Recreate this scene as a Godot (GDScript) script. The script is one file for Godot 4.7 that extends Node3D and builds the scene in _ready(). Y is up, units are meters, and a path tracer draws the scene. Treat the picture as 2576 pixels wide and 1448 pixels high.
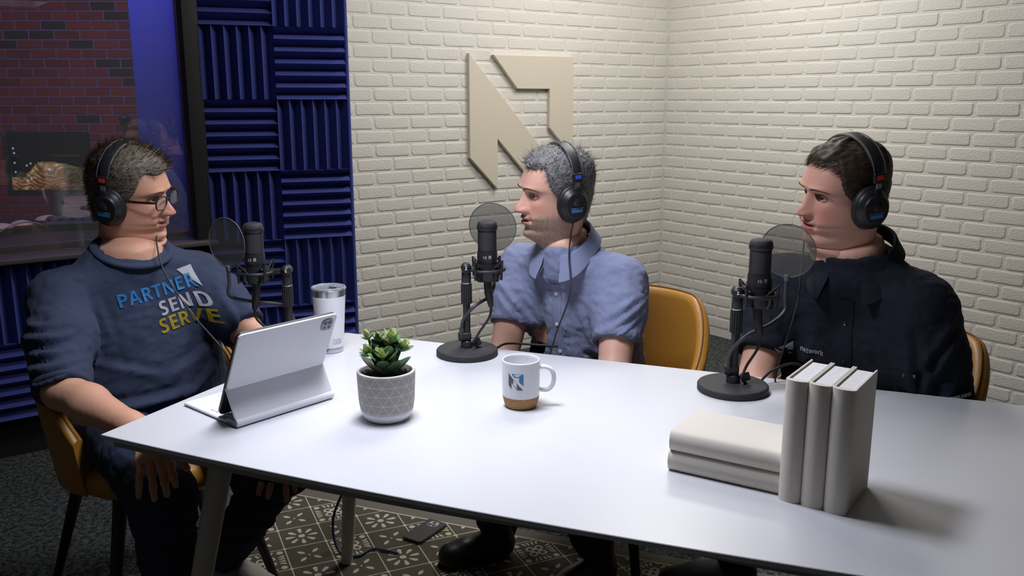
extends Node3D
# A podcast corner: three men with headphones at a white table, painted brick walls behind them.
# Units are metres, y is up; the two brick walls meet at x = 0, z = 0.

const KEY_AT := Vector3(-3.15, 2.18, 2.28)
const WASH_AT := Vector3(-0.92, 2.66, 1.0)
const FILL_AT := Vector3(-1.95, 2.66, 1.45)
const BLUE_AT := Vector3(-3.35, 2.45, -0.62)

func area(called: String, at: Vector3, towards: Vector3, size: Vector2, color: Color, energy: float) -> void:
	var l := AreaLight3D.new()
	l.name = called; l.area_size = size; l.area_normalize_energy = true
	l.light_color = color; l.light_energy = energy; l.shadow_enabled = true
	l.area_range = 12.0; l.area_attenuation = 2.0
	add_child(l)
	var z := -(towards - at).normalized()
	var up := Vector3.UP if absf(z.y) < 0.95 else Vector3(0, 0, 1)
	var x := up.cross(z).normalized()
	l.transform = Transform3D(Basis(x, z.cross(x), z), at)

func _ready() -> void:
	var cam := Camera3D.new()
	cam.name = "camera"
	add_child(cam)
	cam.transform = Transform3D(Basis.from_euler(Vector3(-0.2117, -0.6427, -0.0007)), Vector3(-4.0648, 1.4008, 3.8537))
	cam.fov = rad_to_deg(2.0 * atan(724.0 / 2218.88))
	cam.near = 0.05; cam.far = 40.0; cam.current = true
	var we := WorldEnvironment.new()
	we.name = "environment"
	var env := Environment.new()
	env.background_mode = Environment.BG_COLOR
	env.background_color = Color(0, 0, 0)
	env.ambient_light_source = Environment.AMBIENT_SOURCE_DISABLED
	env.tonemap_mode = Environment.TONE_MAPPER_LINEAR
	env.tonemap_exposure = 1.0
	env.sdfgi_enabled = true; env.ssao_enabled = true; env.ssil_enabled = true
	we.environment = env
	add_child(we)
	area("key_light", KEY_AT + Vector3(0, -0.03, 0), KEY_AT + Vector3(0.0, -1.0, 0.0), Vector2(0.4, 0.4), rgb(238, 241, 255), 3.2)
	area("wash_light", WASH_AT + Vector3(0, -0.03, 0), WASH_AT + Vector3(0, -1.0, 0), Vector2(0.55, 0.55), rgb(255, 252, 246), 2.0)
	area("fill_light", FILL_AT + Vector3(0, -0.03, 0), FILL_AT + Vector3(0, -1.0, 0), Vector2(1.1, 0.55), rgb(255, 250, 245), 2.3)
	area("blue_light", BLUE_AT + Vector3(0, -0.03, 0), BLUE_AT + Vector3(0.35, -0.8, -0.8), Vector2(0.9, 0.1), rgb(190, 155, 255), 1.7)
	build_room()
	build_lamps()
	build_control_room()
	build_table()
	build_chairs()
	build_people()
	build_tabletop_things()
	build_floor_things()
class MB:
	# collects vertices and triangles (counter-clockwise seen from outside) of one mesh
	var v := PackedVector3Array()
	var uv := PackedVector2Array()
	var col := PackedColorArray()
	var ix := PackedInt32Array()
	var nrm := PackedVector3Array()
	var c := Color(1, 1, 1)
	var has_uv := false
	func p(q: Vector3, t := Vector2.ZERO) -> int:
		v.append(q); uv.append(t); col.append(c)
		return v.size() - 1
	func tri(a: int, b: int, d: int) -> void:
		ix.append(a); ix.append(b); ix.append(d)
	func quad(a: int, b: int, d: int, e: int) -> void:
		ix.append(a); ix.append(b); ix.append(d); ix.append(a); ix.append(d); ix.append(e)
	func face(pts: Array) -> void:
		var s := v.size()
		for q in pts: p(q)
		for i in range(1, pts.size() - 1): tri(s, s + i, s + i + 1)
	func box(t: Transform3D, size: Vector3, bev := 0.003) -> void:
		var hx := size / 2.0
		var b := minf(bev, minf(hx.x, minf(hx.y, hx.z)) * 0.95)
		var id := {}
		for sx in [-1, 1]:
			for sy in [-1, 1]:
				for sz in [-1, 1]:
					for k in 3:
						var q := Vector3(sx * (hx.x - (0.0 if k == 0 else b)), sy * (hx.y - (0.0 if k == 1 else b)), sz * (hx.z - (0.0 if k == 2 else b)))
						id[[sx, sy, sz, k]] = p(t * q)
		for k in 3:
			for s in [-1, 1]:
				var a := []
				for w in [[-1, -1], [1, -1], [1, 1], [-1, 1]]:
					var g := [0, 0, 0]
					g[k] = s; g[(k + 1) % 3] = w[0]; g[(k + 2) % 3] = w[1]
					a.append(id[[g[0], g[1], g[2], k]])
				if s < 0: a.reverse()
				quad(a[0], a[1], a[2], a[3])
		for k in 3:
			for s1 in [-1, 1]:
				for s2 in [-1, 1]:
					var g0 := [0, 0, 0]; var g1 := [0, 0, 0]
					var k1 := (k + 1) % 3; var k2 := (k + 2) % 3
					g0[k] = -1; g1[k] = 1
					g0[k1] = s1; g1[k1] = s1; g0[k2] = s2; g1[k2] = s2
					var a0: int = id[[g0[0], g0[1], g0[2], k1]]; var a1: int = id[[g1[0], g1[1], g1[2], k1]]
					var b0: int = id[[g0[0], g0[1], g0[2], k2]]; var b1: int = id[[g1[0], g1[1], g1[2], k2]]
					if s1 * s2 > 0: quad(a0, b0, b1, a1)
					else: quad(b0, a0, a1, b1)
		for sx in [-1, 1]:
			for sy in [-1, 1]:
				for sz in [-1, 1]:
					var a: int = id[[sx, sy, sz, 0]]; var d: int = id[[sx, sy, sz, 1]]; var e: int = id[[sx, sy, sz, 2]]
					if sx * sy * sz > 0: tri(a, d, e)
					else: tri(a, e, d)
	func lathe(t: Transform3D, prof: Array, seg := 32, sx := 1.0, sz := 1.0) -> void:
		# profile of (radius, height) from bottom outside to top; doubled points make hard edges
		var rows := []
		for q in prof:
			var r := []
			for i in seg + 1:
				var a := TAU * i / seg
				r.append(p(t * Vector3(cos(a) * q.x * sx, q.y, -sin(a) * q.x * sz), Vector2(float(i) / seg, q.y)))
			rows.append(r)
		for j in prof.size() - 1:
			if prof[j].distance_to(prof[j + 1]) < 1e-6: continue
			for i in seg:
				quad(rows[j][i], rows[j][i + 1], rows[j + 1][i + 1], rows[j + 1][i])
	func tube(pts: Array, rad, seg := 10, caps := true, flat := 1.0, up := Vector3.UP) -> void:
		var n := pts.size()
		var prev := up
		var rows := []
		for i in n:
			var d: Vector3 = (pts[mini(i + 1, n - 1)] - pts[maxi(i - 1, 0)]).normalized()
			if absf(prev.dot(d)) > 0.98: prev = Vector3(d.y, d.z, d.x)
			var a := (prev - d * prev.dot(d)).normalized()
			prev = a
			var b := d.cross(a)
			var r: float = rad[i] if rad is Array else rad
			var row := []
			for k in seg:
				var w := TAU * k / seg
				row.append(p(pts[i] + a * cos(w) * r + b * sin(w) * r * flat))
			rows.append(row)
		for i in n - 1:
			for k in seg:
				quad(rows[i][k], rows[i][(k + 1) % seg], rows[i + 1][(k + 1) % seg], rows[i + 1][k])
		if caps:
			var s := p(pts[0]); var e := p(pts[n - 1])
			for k in seg:
				tri(s, rows[0][(k + 1) % seg], rows[0][k]); tri(e, rows[n - 1][k], rows[n - 1][(k + 1) % seg])
	func prism(t: Transform3D, poly: PackedVector2Array, z0: float, z1: float, bev := 0.0) -> void:
		# polygon in x,y (counter-clockwise), extruded from z0 to z1, front edge chamfered
		if Geometry2D.is_polygon_clockwise(poly):
			poly = poly.duplicate(); poly.reverse()
		var n := poly.size()
		var top := poly
		if bev > 0.0:
			top = PackedVector2Array()
			for i in n:
				var d0 := (poly[i] - poly[(i + n - 1) % n]).normalized(); var d1 := (poly[(i + 1) % n] - poly[i]).normalized()
				var n0 := Vector2(-d0.y, d0.x); var n1 := Vector2(-d1.y, d1.x)
				var m := (n0 + n1)
				m = m / maxf(0.35, 1.0 + n0.dot(n1))
				top.append(poly[i] + m * bev)
		var tr := Geometry2D.triangulate_polygon(top)
		var s := v.size()
		for q in top: p(t * Vector3(q.x, q.y, z1))
		for i in range(0, tr.size(), 3):
			var a := top[tr[i]]; var b := top[tr[i + 1]]; var d := top[tr[i + 2]]
			if (b - a).cross(d - a) > 0: tri(s + tr[i], s + tr[i + 1], s + tr[i + 2])
			else: tri(s + tr[i], s + tr[i + 2], s + tr[i + 1])
		tr = Geometry2D.triangulate_polygon(poly)
		s = v.size()
		for q in poly: p(t * Vector3(q.x, q.y, z0))
		for i in range(0, tr.size(), 3):
			var a := poly[tr[i]]; var b := poly[tr[i + 1]]; var d := poly[tr[i + 2]]
			if (b - a).cross(d - a) > 0: tri(s + tr[i], s + tr[i + 2], s + tr[i + 1])
			else: tri(s + tr[i], s + tr[i + 1], s + tr[i + 2])
		for i in n:
			var j := (i + 1) % n
			var zb := z1 - bev if bev > 0.0 else z1
			face([t * Vector3(poly[i].x, poly[i].y, z0), t * Vector3(poly[j].x, poly[j].y, z0), t * Vector3(poly[j].x, poly[j].y, zb), t * Vector3(poly[i].x, poly[i].y, zb)])
			if bev > 0.0:
				face([t * Vector3(poly[i].x, poly[i].y, zb), t * Vector3(poly[j].x, poly[j].y, zb), t * Vector3(top[j].x, top[j].y, z1), t * Vector3(top[i].x, top[i].y, z1)])
	func sheet(g: Array, closed := false) -> void:
		# grid of rows of points, smooth
		var s := v.size()
		var w: int = g[0].size()
		for j in g.size():
			for i in w: p(g[j][i], Vector2(float(i) / (w - 1), float(j) / (g.size() - 1)))
		for j in g.size() - 1:
			for i in (w if closed else w - 1):
				quad(s + j * w + i, s + j * w + (i + 1) % w, s + (j + 1) * w + (i + 1) % w, s + (j + 1) * w + i)
	func ball(t: Transform3D, r: Vector3, seg := 16) -> void:
		var pr := []
		for j in seg / 2 + 1:
			var a := PI * j / (seg / 2) - PI / 2
			pr.append(Vector2(cos(a), sin(a)))
		lathe(t * Transform3D(Basis.from_scale(r), Vector3.ZERO), pr, seg)
	func normals() -> void:
		nrm = PackedVector3Array(); nrm.resize(v.size())
		for i in range(0, ix.size(), 3):
			var a := ix[i]; var b := ix[i + 1]; var d := ix[i + 2]
			var n := (v[b] - v[a]).cross(v[d] - v[a])
			nrm[a] += n; nrm[b] += n; nrm[d] += n
		for i in nrm.size(): nrm[i] = nrm[i].normalized() if nrm[i].length_squared() > 1e-24 else Vector3.UP
	func mesh(tex := false, colors := false) -> ArrayMesh:
		if nrm.size() != v.size(): normals()
		var r := ix.duplicate()
		for i in range(0, r.size(), 3):
			var k := r[i]; r[i] = r[i + 1]; r[i + 1] = k
		var a := []
		a.resize(Mesh.ARRAY_MAX)
		a[Mesh.ARRAY_VERTEX] = v; a[Mesh.ARRAY_NORMAL] = nrm; a[Mesh.ARRAY_INDEX] = r
		if tex: a[Mesh.ARRAY_TEX_UV] = uv
		if colors: a[Mesh.ARRAY_COLOR] = col
		var m := ArrayMesh.new()
		m.add_surface_from_arrays(Mesh.PRIMITIVE_TRIANGLES, a)
		return m

var mats := {}
var names := {}
var tex := {}

func rgb(r: float, g: float, b: float) -> Color: return Color(r / 255.0, g / 255.0, b / 255.0)

func mat(key: String, color := Color(0.5, 0.5, 0.5), rough := 0.6, metal := 0.0, spec := 0.5) -> StandardMaterial3D:
	if mats.has(key): return mats[key]
	var m := StandardMaterial3D.new()
	m.resource_name = key; m.albedo_color = color; m.roughness = rough; m.metallic = metal; m.metallic_specular = spec
	mats[key] = m
	return m

func noise_tex(key: String, freq: float, ramp := [], size := 512, kind := FastNoiseLite.TYPE_SIMPLEX_SMOOTH, oct := 4) -> NoiseTexture2D:
	if tex.has(key): return tex[key]
	var n := FastNoiseLite.new()
	n.noise_type = kind; n.frequency = freq; n.seed = hash(key) % 1000; n.fractal_octaves = oct
	var t := NoiseTexture2D.new()
	t.width = size; t.height = size; t.seamless = true; t.noise = n
	if ramp.size():
		var g := Gradient.new()
		var off := PackedFloat32Array(); var cs := PackedColorArray()
		for e in ramp: off.append(e[0]); cs.append(e[1])
		g.offsets = off; g.colors = cs
		t.color_ramp = g
	tex[key] = t
	return t

func bumpy(m: StandardMaterial3D, t: Texture2D, scale: float, cm: float) -> StandardMaterial3D:
	m.heightmap_enabled = true; m.heightmap_texture = t; m.heightmap_scale = cm
	m.uv1_triplanar = true; m.uv1_scale = Vector3(scale, scale, scale)
	return m

func numbered(called: String) -> String:
	names[called] = names.get(called, -1) + 1
	return called if names[called] == 0 else "%s_%03d" % [called, names[called]]

func tag(o: Node, label: String, category: String, group := "") -> Node:
	o.set_meta("label", label); o.set_meta("category", category)
	if group: o.set_meta("group", group)
	return o

func thing(called: String, label: String, category: String, at := Transform3D(), group := "") -> Node3D:
	var o := Node3D.new()
	o.name = numbered(called); add_child(o); o.transform = at
	tag(o, label, category, group)
	return o

func part(called: String, mb, m: Material, parent: Node, texd := false, colors := false) -> MeshInstance3D:
	var o := MeshInstance3D.new()
	o.name = called
	o.mesh = mb.mesh(texd, colors) if mb is MB else mb
	o.material_override = m
	parent.add_child(o, true)
	return o

func struct(called: String, mb, m: Material, texd := false) -> MeshInstance3D:
	var o := part(called, mb, m, self, texd)
	o.set_meta("kind", "structure")
	return o

func T(at: Vector3, yaw := 0.0, pitch := 0.0, roll := 0.0) -> Transform3D:
	return Transform3D(Basis.from_euler(Vector3(pitch, yaw, roll)), at)

func look(at: Vector3, dir: Vector3, up := Vector3.UP) -> Transform3D:
	# y axis along dir
	var y := dir.normalized()
	if absf(up.dot(y)) > 0.95: up = Vector3(0, 0, 1) if absf(y.z) < 0.9 else Vector3(1, 0, 0)
	var x := up.cross(y).normalized()
	return Transform3D(Basis(x, y, x.cross(y)), at)

func spline(pts: Array, per := 8) -> Array:
	var out := []
	var n := pts.size()
	for i in n - 1:
		var p0: Vector3 = pts[maxi(i - 1, 0)]; var p3: Vector3 = pts[mini(i + 2, n - 1)]
		for k in per:
			out.append(pts[i].cubic_interpolate(pts[i + 1], p0, p3, float(k) / per))
	out.append(pts[n - 1])
	return out

func lut(table: Array, y: float) -> float:
	# table of [key, value], keys descending or ascending, smooth interpolation
	var n := table.size()
	var asc: bool = table[n - 1][0] > table[0][0]
	for i in n - 1:
		var a: float = table[i][0]; var b: float = table[i + 1][0]
		if (asc and y <= b) or (not asc and y >= b):
			var t := clampf((y - a) / (b - a), 0.0, 1.0)
			var m0: float = table[maxi(i - 1, 0)][1]; var m1: float = table[i][1]; var m2: float = table[i + 1][1]; var m3: float = table[mini(i + 2, n - 1)][1]
			var lo := minf(m1, m2); var hi := maxf(m1, m2)
			return clampf(cubic_interpolate(m1, m2, m0, m3, t), lo - 0.15 * (hi - lo), hi + 0.15 * (hi - lo))
	return table[n - 1][1]

func text_mb(s: String, height: float, depth := 0.0006, font := "Droid Sans", bold := true) -> MB:
	# lettering lying in x,y, centred, as triangles to be placed or bent
	var f := SystemFont.new()
	f.font_names = PackedStringArray([font]); f.font_weight = 800 if bold else 400
	var t := TextMesh.new()
	t.text = s; t.font = f; t.font_size = 64; t.pixel_size = height / 46.0; t.depth = depth; t.curve_step = 4.0
	var a := t.get_mesh_arrays()
	var mb := MB.new()
	mb.v = a[Mesh.ARRAY_VERTEX]
	var id: PackedInt32Array = a[Mesh.ARRAY_INDEX] if a[Mesh.ARRAY_INDEX] != null else PackedInt32Array(range(mb.v.size()))
	for i in range(0, id.size(), 3):
		mb.tri(id[i], id[i + 2], id[i + 1])
	mb.uv.resize(mb.v.size()); mb.col.resize(mb.v.size()); mb.col.fill(Color(1, 1, 1))
	return mb

func placed(mb: MB, t: Transform3D) -> MB:
	for i in mb.v.size(): mb.v[i] = t * mb.v[i]
	return mb

class Field:
	# distances on a grid, meshed as surface nets
	var o: Vector3
	var h: float
	var nx: int
	var ny: int
	var nz: int
	var v := PackedFloat32Array()
	func _init(lo: Vector3, hi: Vector3, cell: float) -> void:
		o = lo; h = cell
		nx = int(ceil((hi.x - lo.x) / h)) + 1; ny = int(ceil((hi.y - lo.y) / h)) + 1; nz = int(ceil((hi.z - lo.z) / h)) + 1
		v.resize(nx * ny * nz); v.fill(1.0)
	func cap(a: Vector3, b: Vector3, ra: float, rb: float, k: float, ax := Vector3.ZERO, s := 1.0) -> void:
		var m := maxf(ra, rb) + k * 0.5 + 2.0 * h
		var lo := (Vector3(minf(a.x, b.x), minf(a.y, b.y), minf(a.z, b.z)) - Vector3(m, m, m) - o) / h
		var hi := (Vector3(maxf(a.x, b.x), maxf(a.y, b.y), maxf(a.z, b.z)) + Vector3(m, m, m) - o) / h
		var x0 := clampi(int(lo.x), 0, nx - 1); var x1 := clampi(int(hi.x) + 1, 0, nx - 1)
		var y0 := clampi(int(lo.y), 0, ny - 1); var y1 := clampi(int(hi.y) + 1, 0, ny - 1)
		var z0 := clampi(int(lo.z), 0, nz - 1); var z1 := clampi(int(hi.z) + 1, 0, nz - 1)
		var ba := b - a
		var ss := s - 1.0
		ba += ax * (ax.dot(ba) * ss)
		var bb := maxf(ba.length_squared(), 1e-9)
		var dr := rb - ra
		for z in range(z0, z1 + 1):
			for y in range(y0, y1 + 1):
				var i := (z * ny + y) * nx + x0
				var q := Vector3(o.x + x0 * h, o.y + y * h, o.z + z * h) - a
				for x in range(x0, x1 + 1):
					var w := q
					if ss != 0.0: w += ax * (ax.dot(w) * ss)
					var t := clampf(w.dot(ba) / bb, 0.0, 1.0)
					var d := (w - ba * t).length() - ra - dr * t
					var e := v[i]
					if k > 0.0:
						var g := k - absf(e - d)
						v[i] = minf(e, d) - (g * g / k * 0.25 if g > 0.0 else 0.0)
					elif d < e: v[i] = d
					i += 1
					q.x += h
	func stack(fr: Transform3D, rows: Array, k: float) -> void:
		# elliptic cross-sections [y, half width, half depth, forward offset] along the frame's y axis
		var inv := fr.affine_inverse()
		var lo := Vector3(9, 9, 9); var hi := -lo
		var n := rows.size()
		for r in rows:
			for sx in [-1, 1]:
				for sz in [-1, 1]:
					var q: Vector3 = fr * Vector3(sx * r[1], r[0], r[3] + sz * r[2])
					lo = lo.min(q); hi = hi.max(q)
		var m := 2.0 * h + k * 0.5
		lo = (lo - Vector3(m, m, m) - o) / h; hi = (hi + Vector3(m, m, m) - o) / h
		var x0 := clampi(int(lo.x), 0, nx - 1); var x1 := clampi(int(hi.x) + 1, 0, nx - 1)
		var y0 := clampi(int(lo.y), 0, ny - 1); var y1 := clampi(int(hi.y) + 1, 0, ny - 1)
		var z0 := clampi(int(lo.z), 0, nz - 1); var z1 := clampi(int(hi.z) + 1, 0, nz - 1)
		var ya: float = rows[0][0]; var yb: float = rows[n - 1][0]
		# tabulate the rows finely
		var N := 200
		var tw := PackedFloat32Array(); var td := PackedFloat32Array(); var to := PackedFloat32Array()
		for j in N + 1:
			var y := lerpf(ya, yb, float(j) / N)
			var i := 0
			while i < n - 2 and y > rows[i + 1][0]: i += 1
			var t: float = clampf((y - rows[i][0]) / (rows[i + 1][0] - rows[i][0]), 0.0, 1.0)
			var r0: Array = rows[maxi(i - 1, 0)]; var r1: Array = rows[i]; var r2: Array = rows[i + 1]; var r3: Array = rows[mini(i + 2, n - 1)]
			tw.append(cubic_interpolate(r1[1], r2[1], r0[1], r3[1], t)); td.append(cubic_interpolate(r1[2], r2[2], r0[2], r3[2], t)); to.append(cubic_interpolate(r1[3], r2[3], r0[3], r3[3], t))
		for z in range(z0, z1 + 1):
			for y in range(y0, y1 + 1):
				var i := (z * ny + y) * nx + x0
				for x in range(x0, x1 + 1):
					var q := inv * Vector3(o.x + x * h, o.y + y * h, o.z + z * h)
					var j := clampi(int((q.y - ya) / (yb - ya) * N), 0, N)
					var ex := q.x / tw[j]; var ez := (q.z - to[j]) / td[j]
					var l := sqrt(ex * ex + ez * ez)
					# distance to the ellipse by its gradient
					var gx := ex / tw[j]; var gz := ez / td[j]
					var gl := sqrt(gx * gx + gz * gz)
					var d := (l - 1.0) * l / gl if gl > 1e-5 else -minf(tw[j], td[j])
					d = maxf(d, -minf(tw[j], td[j]))
					d = maxf(d, maxf(q.y - yb, ya - q.y))
					var e := v[i]
					if k > 0.0:
						var g := k - absf(e - d)
						v[i] = minf(e, d) - (g * g / k * 0.25 if g > 0.0 else 0.0)
					elif d < e: v[i] = d
					i += 1
	func cut(at: Vector3, n: Vector3, rad: float) -> void:
		# cuts away what lies beyond the plane, within rad of the point
		var lo := (at - Vector3(rad, rad, rad) - o) / h; var hi := (at + Vector3(rad, rad, rad) - o) / h
		for z in range(clampi(int(lo.z), 0, nz - 1), clampi(int(hi.z) + 1, 0, nz - 1) + 1):
			for y in range(clampi(int(lo.y), 0, ny - 1), clampi(int(hi.y) + 1, 0, ny - 1) + 1):
				for x in range(clampi(int(lo.x), 0, nx - 1), clampi(int(hi.x) + 1, 0, nx - 1) + 1):
					var q := Vector3(o.x + x * h, o.y + y * h, o.z + z * h) - at
					if q.length_squared() < rad * rad:
						var i := (z * ny + y) * nx + x
						v[i] = maxf(v[i], q.dot(n))
	func sample(p: Vector3) -> float:
		var q := (p - o) / h
		var x := int(q.x); var y := int(q.y); var z := int(q.z)
		if x < 0 or y < 0 or z < 0 or x >= nx - 1 or y >= ny - 1 or z >= nz - 1: return 1.0
		var i := (z * ny + y) * nx + x
		var f := q - Vector3(x, y, z)
		var a := lerpf(lerpf(v[i], v[i + 1], f.x), lerpf(v[i + nx], v[i + nx + 1], f.x), f.y)
		i += nx * ny
		return lerpf(a, lerpf(lerpf(v[i], v[i + 1], f.x), lerpf(v[i + nx], v[i + nx + 1], f.x), f.y), f.z)
	func reach(a: Vector3, d: Vector3, l: float) -> Vector3:
		# where the surface is met on the way from a + d * l back to a
		var t := l
		while t > 0.0:
			if sample(a + d * t) < 0.0: return a + d * t
			t -= h * 0.4
		return a
	func carve(a: Vector3, b: Vector3, ra: float, rb: float, k := 0.01) -> void:
		# takes a tapered capsule away
		var m := maxf(ra, rb) + k + 2.0 * h
		var lo := (a.min(b) - Vector3(m, m, m) - o) / h; var hi := (a.max(b) + Vector3(m, m, m) - o) / h
		var ba := b - a
		var bb := maxf(ba.length_squared(), 1e-9)
		for z in range(clampi(int(lo.z), 0, nz - 1), clampi(int(hi.z) + 1, 0, nz - 1) + 1):
			for y in range(clampi(int(lo.y), 0, ny - 1), clampi(int(hi.y) + 1, 0, ny - 1) + 1):
				for x in range(clampi(int(lo.x), 0, nx - 1), clampi(int(hi.x) + 1, 0, nx - 1) + 1):
					var q := Vector3(o.x + x * h, o.y + y * h, o.z + z * h) - a
					var t := clampf(q.dot(ba) / bb, 0.0, 1.0)
					var d := lerpf(ra, rb, t) - (q - ba * t).length()
					var i := (z * ny + y) * nx + x
					var e := v[i]
					var g := maxf(k - absf(e - d), 0.0)
					v[i] = maxf(e, d) + g * g / k * 0.25
	func net() -> MB:
		var mb := MB.new()
		var cell := PackedInt32Array()
		cell.resize(nx * ny * nz); cell.fill(-1)
		var sx := 1; var sy := nx; var sz := nx * ny
		var off := [0, sx, sy, sx + sy, sz, sx + sz, sy + sz, sx + sy + sz]
		var o1: int = off[1]; var o2: int = off[2]; var o3: int = off[3]; var o4: int = off[4]; var o5: int = off[5]; var o6: int = off[6]; var o7: int = off[7]
		var lim := h * 4.0
		for z in nz - 1:
			for y in ny - 1:
				var i := (z * ny + y) * nx - 1
				for x in nx - 1:
					i += 1
					var a := v[i]
					if a > lim or a < -lim: continue
					var b := v[i + o1]; var c := v[i + o2]; var d := v[i + o3]; var e := v[i + o4]; var f := v[i + o5]; var g := v[i + o6]; var k := v[i + o7]
					var s := int(a < 0) + int(b < 0) + int(c < 0) + int(d < 0) + int(e < 0) + int(f < 0) + int(g < 0) + int(k < 0)
					if s == 0 or s == 8: continue
					var q := Vector3.ZERO
					var m := 0
					if (a < 0) != (b < 0): q += Vector3(a / (a - b), 0, 0); m += 1
					if (c < 0) != (d < 0): q += Vector3(c / (c - d), 1, 0); m += 1
					if (e < 0) != (f < 0): q += Vector3(e / (e - f), 0, 1); m += 1
					if (g < 0) != (k < 0): q += Vector3(g / (g - k), 1, 1); m += 1
					if (a < 0) != (c < 0): q += Vector3(0, a / (a - c), 0); m += 1
					if (b < 0) != (d < 0): q += Vector3(1, b / (b - d), 0); m += 1
					if (e < 0) != (g < 0): q += Vector3(0, e / (e - g), 1); m += 1
					if (f < 0) != (k < 0): q += Vector3(1, f / (f - k), 1); m += 1
					if (a < 0) != (e < 0): q += Vector3(0, 0, a / (a - e)); m += 1
					if (b < 0) != (f < 0): q += Vector3(1, 0, b / (b - f)); m += 1
					if (c < 0) != (g < 0): q += Vector3(0, 1, c / (c - g)); m += 1
					if (d < 0) != (k < 0): q += Vector3(1, 1, d / (d - k)); m += 1
					cell[i] = mb.p(o + (Vector3(x, y, z) + q / m) * h)
		for z in range(1, nz - 1):
			for y in range(1, ny - 1):
				var i := (z * ny + y) * nx
				for x in range(1, nx - 1):
					i += 1
					var a := v[i]
					if a > lim or a < -lim: continue
					var n := a < 0
					if n != (v[i + sx] < 0): join(mb, cell[i - sy - sz], cell[i - sz], cell[i], cell[i - sy], n)
					if n != (v[i + sy] < 0): join(mb, cell[i - sx - sz], cell[i - sx], cell[i], cell[i - sz], n)
					if n != (v[i + sz] < 0): join(mb, cell[i - sx - sy], cell[i - sy], cell[i], cell[i - sx], n)
		return mb
	func join(mb: MB, a: int, b: int, c: int, d: int, n: bool) -> void:
		if a < 0 or b < 0 or c < 0 or d < 0: return
		if n: mb.quad(a, b, c, d)
		else: mb.quad(d, c, b, a)

# the largest reach of a mesh along a direction, on a raster: for laying print, plackets and buttons onto cloth
class Relief:
	var fr: Transform3D
	var inv: Transform3D
	var g := {}
	var s := 0.006
	func _init(mb: MB, frame: Transform3D, step := 0.006) -> void:
		fr = frame; inv = frame.affine_inverse(); s = step
		for i in range(0, mb.ix.size(), 3):
			var a := inv * mb.v[mb.ix[i]]; var b := inv * mb.v[mb.ix[i + 1]]; var c := inv * mb.v[mb.ix[i + 2]]
			var m := (a + b + c) / 3.0
			for q in [a, b, c, m]:
				var k := Vector2i(roundi(q.x / s), roundi(q.y / s))
				if q.z > g.get(k, -9.0): g[k] = q.z
	func z(x: float, y: float) -> float:
		var fx := x / s; var fy := y / s
		var i := floori(fx); var j := floori(fy)
		var t := 0.0; var w := 0.0
		for a in 2:
			for b in 2:
				var k := Vector2i(i + a, j + b)
				if g.has(k):
					var q := (1.0 - absf(fx - i - a)) * (1.0 - absf(fy - j - b)) + 1e-4
					t += g[k] * q; w += q
		if w > 0.0: return t / w
		for r in range(1, 6):
			for a in range(-r, r + 1):
				for b in range(-r, r + 1):
					var k := Vector2i(i + a, j + b)
					if g.has(k): return g[k]
		return 0.0
	func zs(x: float, y: float, r := 0.008) -> float:
		return (z(x, y) * 2.0 + z(x + r, y) + z(x - r, y) + z(x, y + r) + z(x, y - r)) / 6.0
	func at(x: float, y: float, lift := 0.0) -> Vector3:
		return fr * Vector3(x, y, maxf(zs(x, y), z(x, y) - 0.0006) + lift)

const COURSE := 0.0667
const BRICK := 0.2001
const PANEL_AT := Vector3(-2.531, 0, 0.105)
const PANEL_U := Vector3(0.9571, 0, 0.2895)
const PANEL_N := Vector3(-0.2895, 0, 0.9571)

func slab(a: Vector3, b: Vector3) -> MB:
	var m := MB.new()
	m.box(Transform3D(Basis(), (a + b) / 2.0), (b - a).abs(), 0.001)
	return m

func brick_shapes(w: float, h: float, d: float, soft: float, count: int, rough: float, sd: int) -> Array:
	# bricks with rounded, uneven outlines lying in x,y and rising along z
	var out := []
	var rng := RandomNumberGenerator.new()
	rng.seed = sd
	for n in count:
		var m := MB.new()
		var o := []
		for cnr in [[1, 1, 0.0], [-1, 1, 90.0], [-1, -1, 180.0], [1, -1, 270.0]]:
			var r := soft * rng.randf_range(0.6, 1.7)
			for k in 3:
				var a := deg_to_rad(cnr[2] + 45.0 * k)
				o.append(Vector2(cnr[0] * (w / 2 - r) + cos(a) * r, cnr[1] * (h / 2 - r) + sin(a) * r) + Vector2(rng.randf_range(-1, 1), rng.randf_range(-1, 1)) * rough)
			# one uneven point along the next side
			var e := Vector2(0, cnr[1] * h / 2) if cnr[0] * cnr[1] > 0 else Vector2(cnr[0] * w / 2, 0)
			e += Vector2(rng.randf_range(-0.3, 0.3) * w if e.x == 0 else 0.0, rng.randf_range(-0.2, 0.2) * h if e.y == 0 else 0.0)
			o.append(e + Vector2(rng.randf_range(-1, 1), rng.randf_range(-1, 1)) * rough * 1.4)
		var rings := []
		for g in [[1.0, -0.002], [0.0, d * 0.72], [-1.0, d]]:
			var row := []
			for q in o:
				var s := Vector2(clampf(absf(q.x) - soft * 0.55 * (1.0 - g[0]), 0, 1) * signf(q.x), clampf(absf(q.y) - soft * 0.42 * (1.0 - g[0]), 0, 1) * signf(q.y))
				row.append(m.p(Vector3(s.x, s.y, g[1] + (rng.randf_range(-0.0005, 0.0005) if g[0] < 1.0 else 0.0))))
			rings.append(row)
		var c := m.p(Vector3(0, 0, d))
		var k := o.size()
		for i in k:
			var j := (i + 1) % k
			m.quad(rings[0][i], rings[0][j], rings[1][j], rings[1][i])
			m.quad(rings[1][i], rings[1][j], rings[2][j], rings[2][i])
			m.tri(c, rings[2][i], rings[2][j])
		out.append(m.mesh())
	return out

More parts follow.
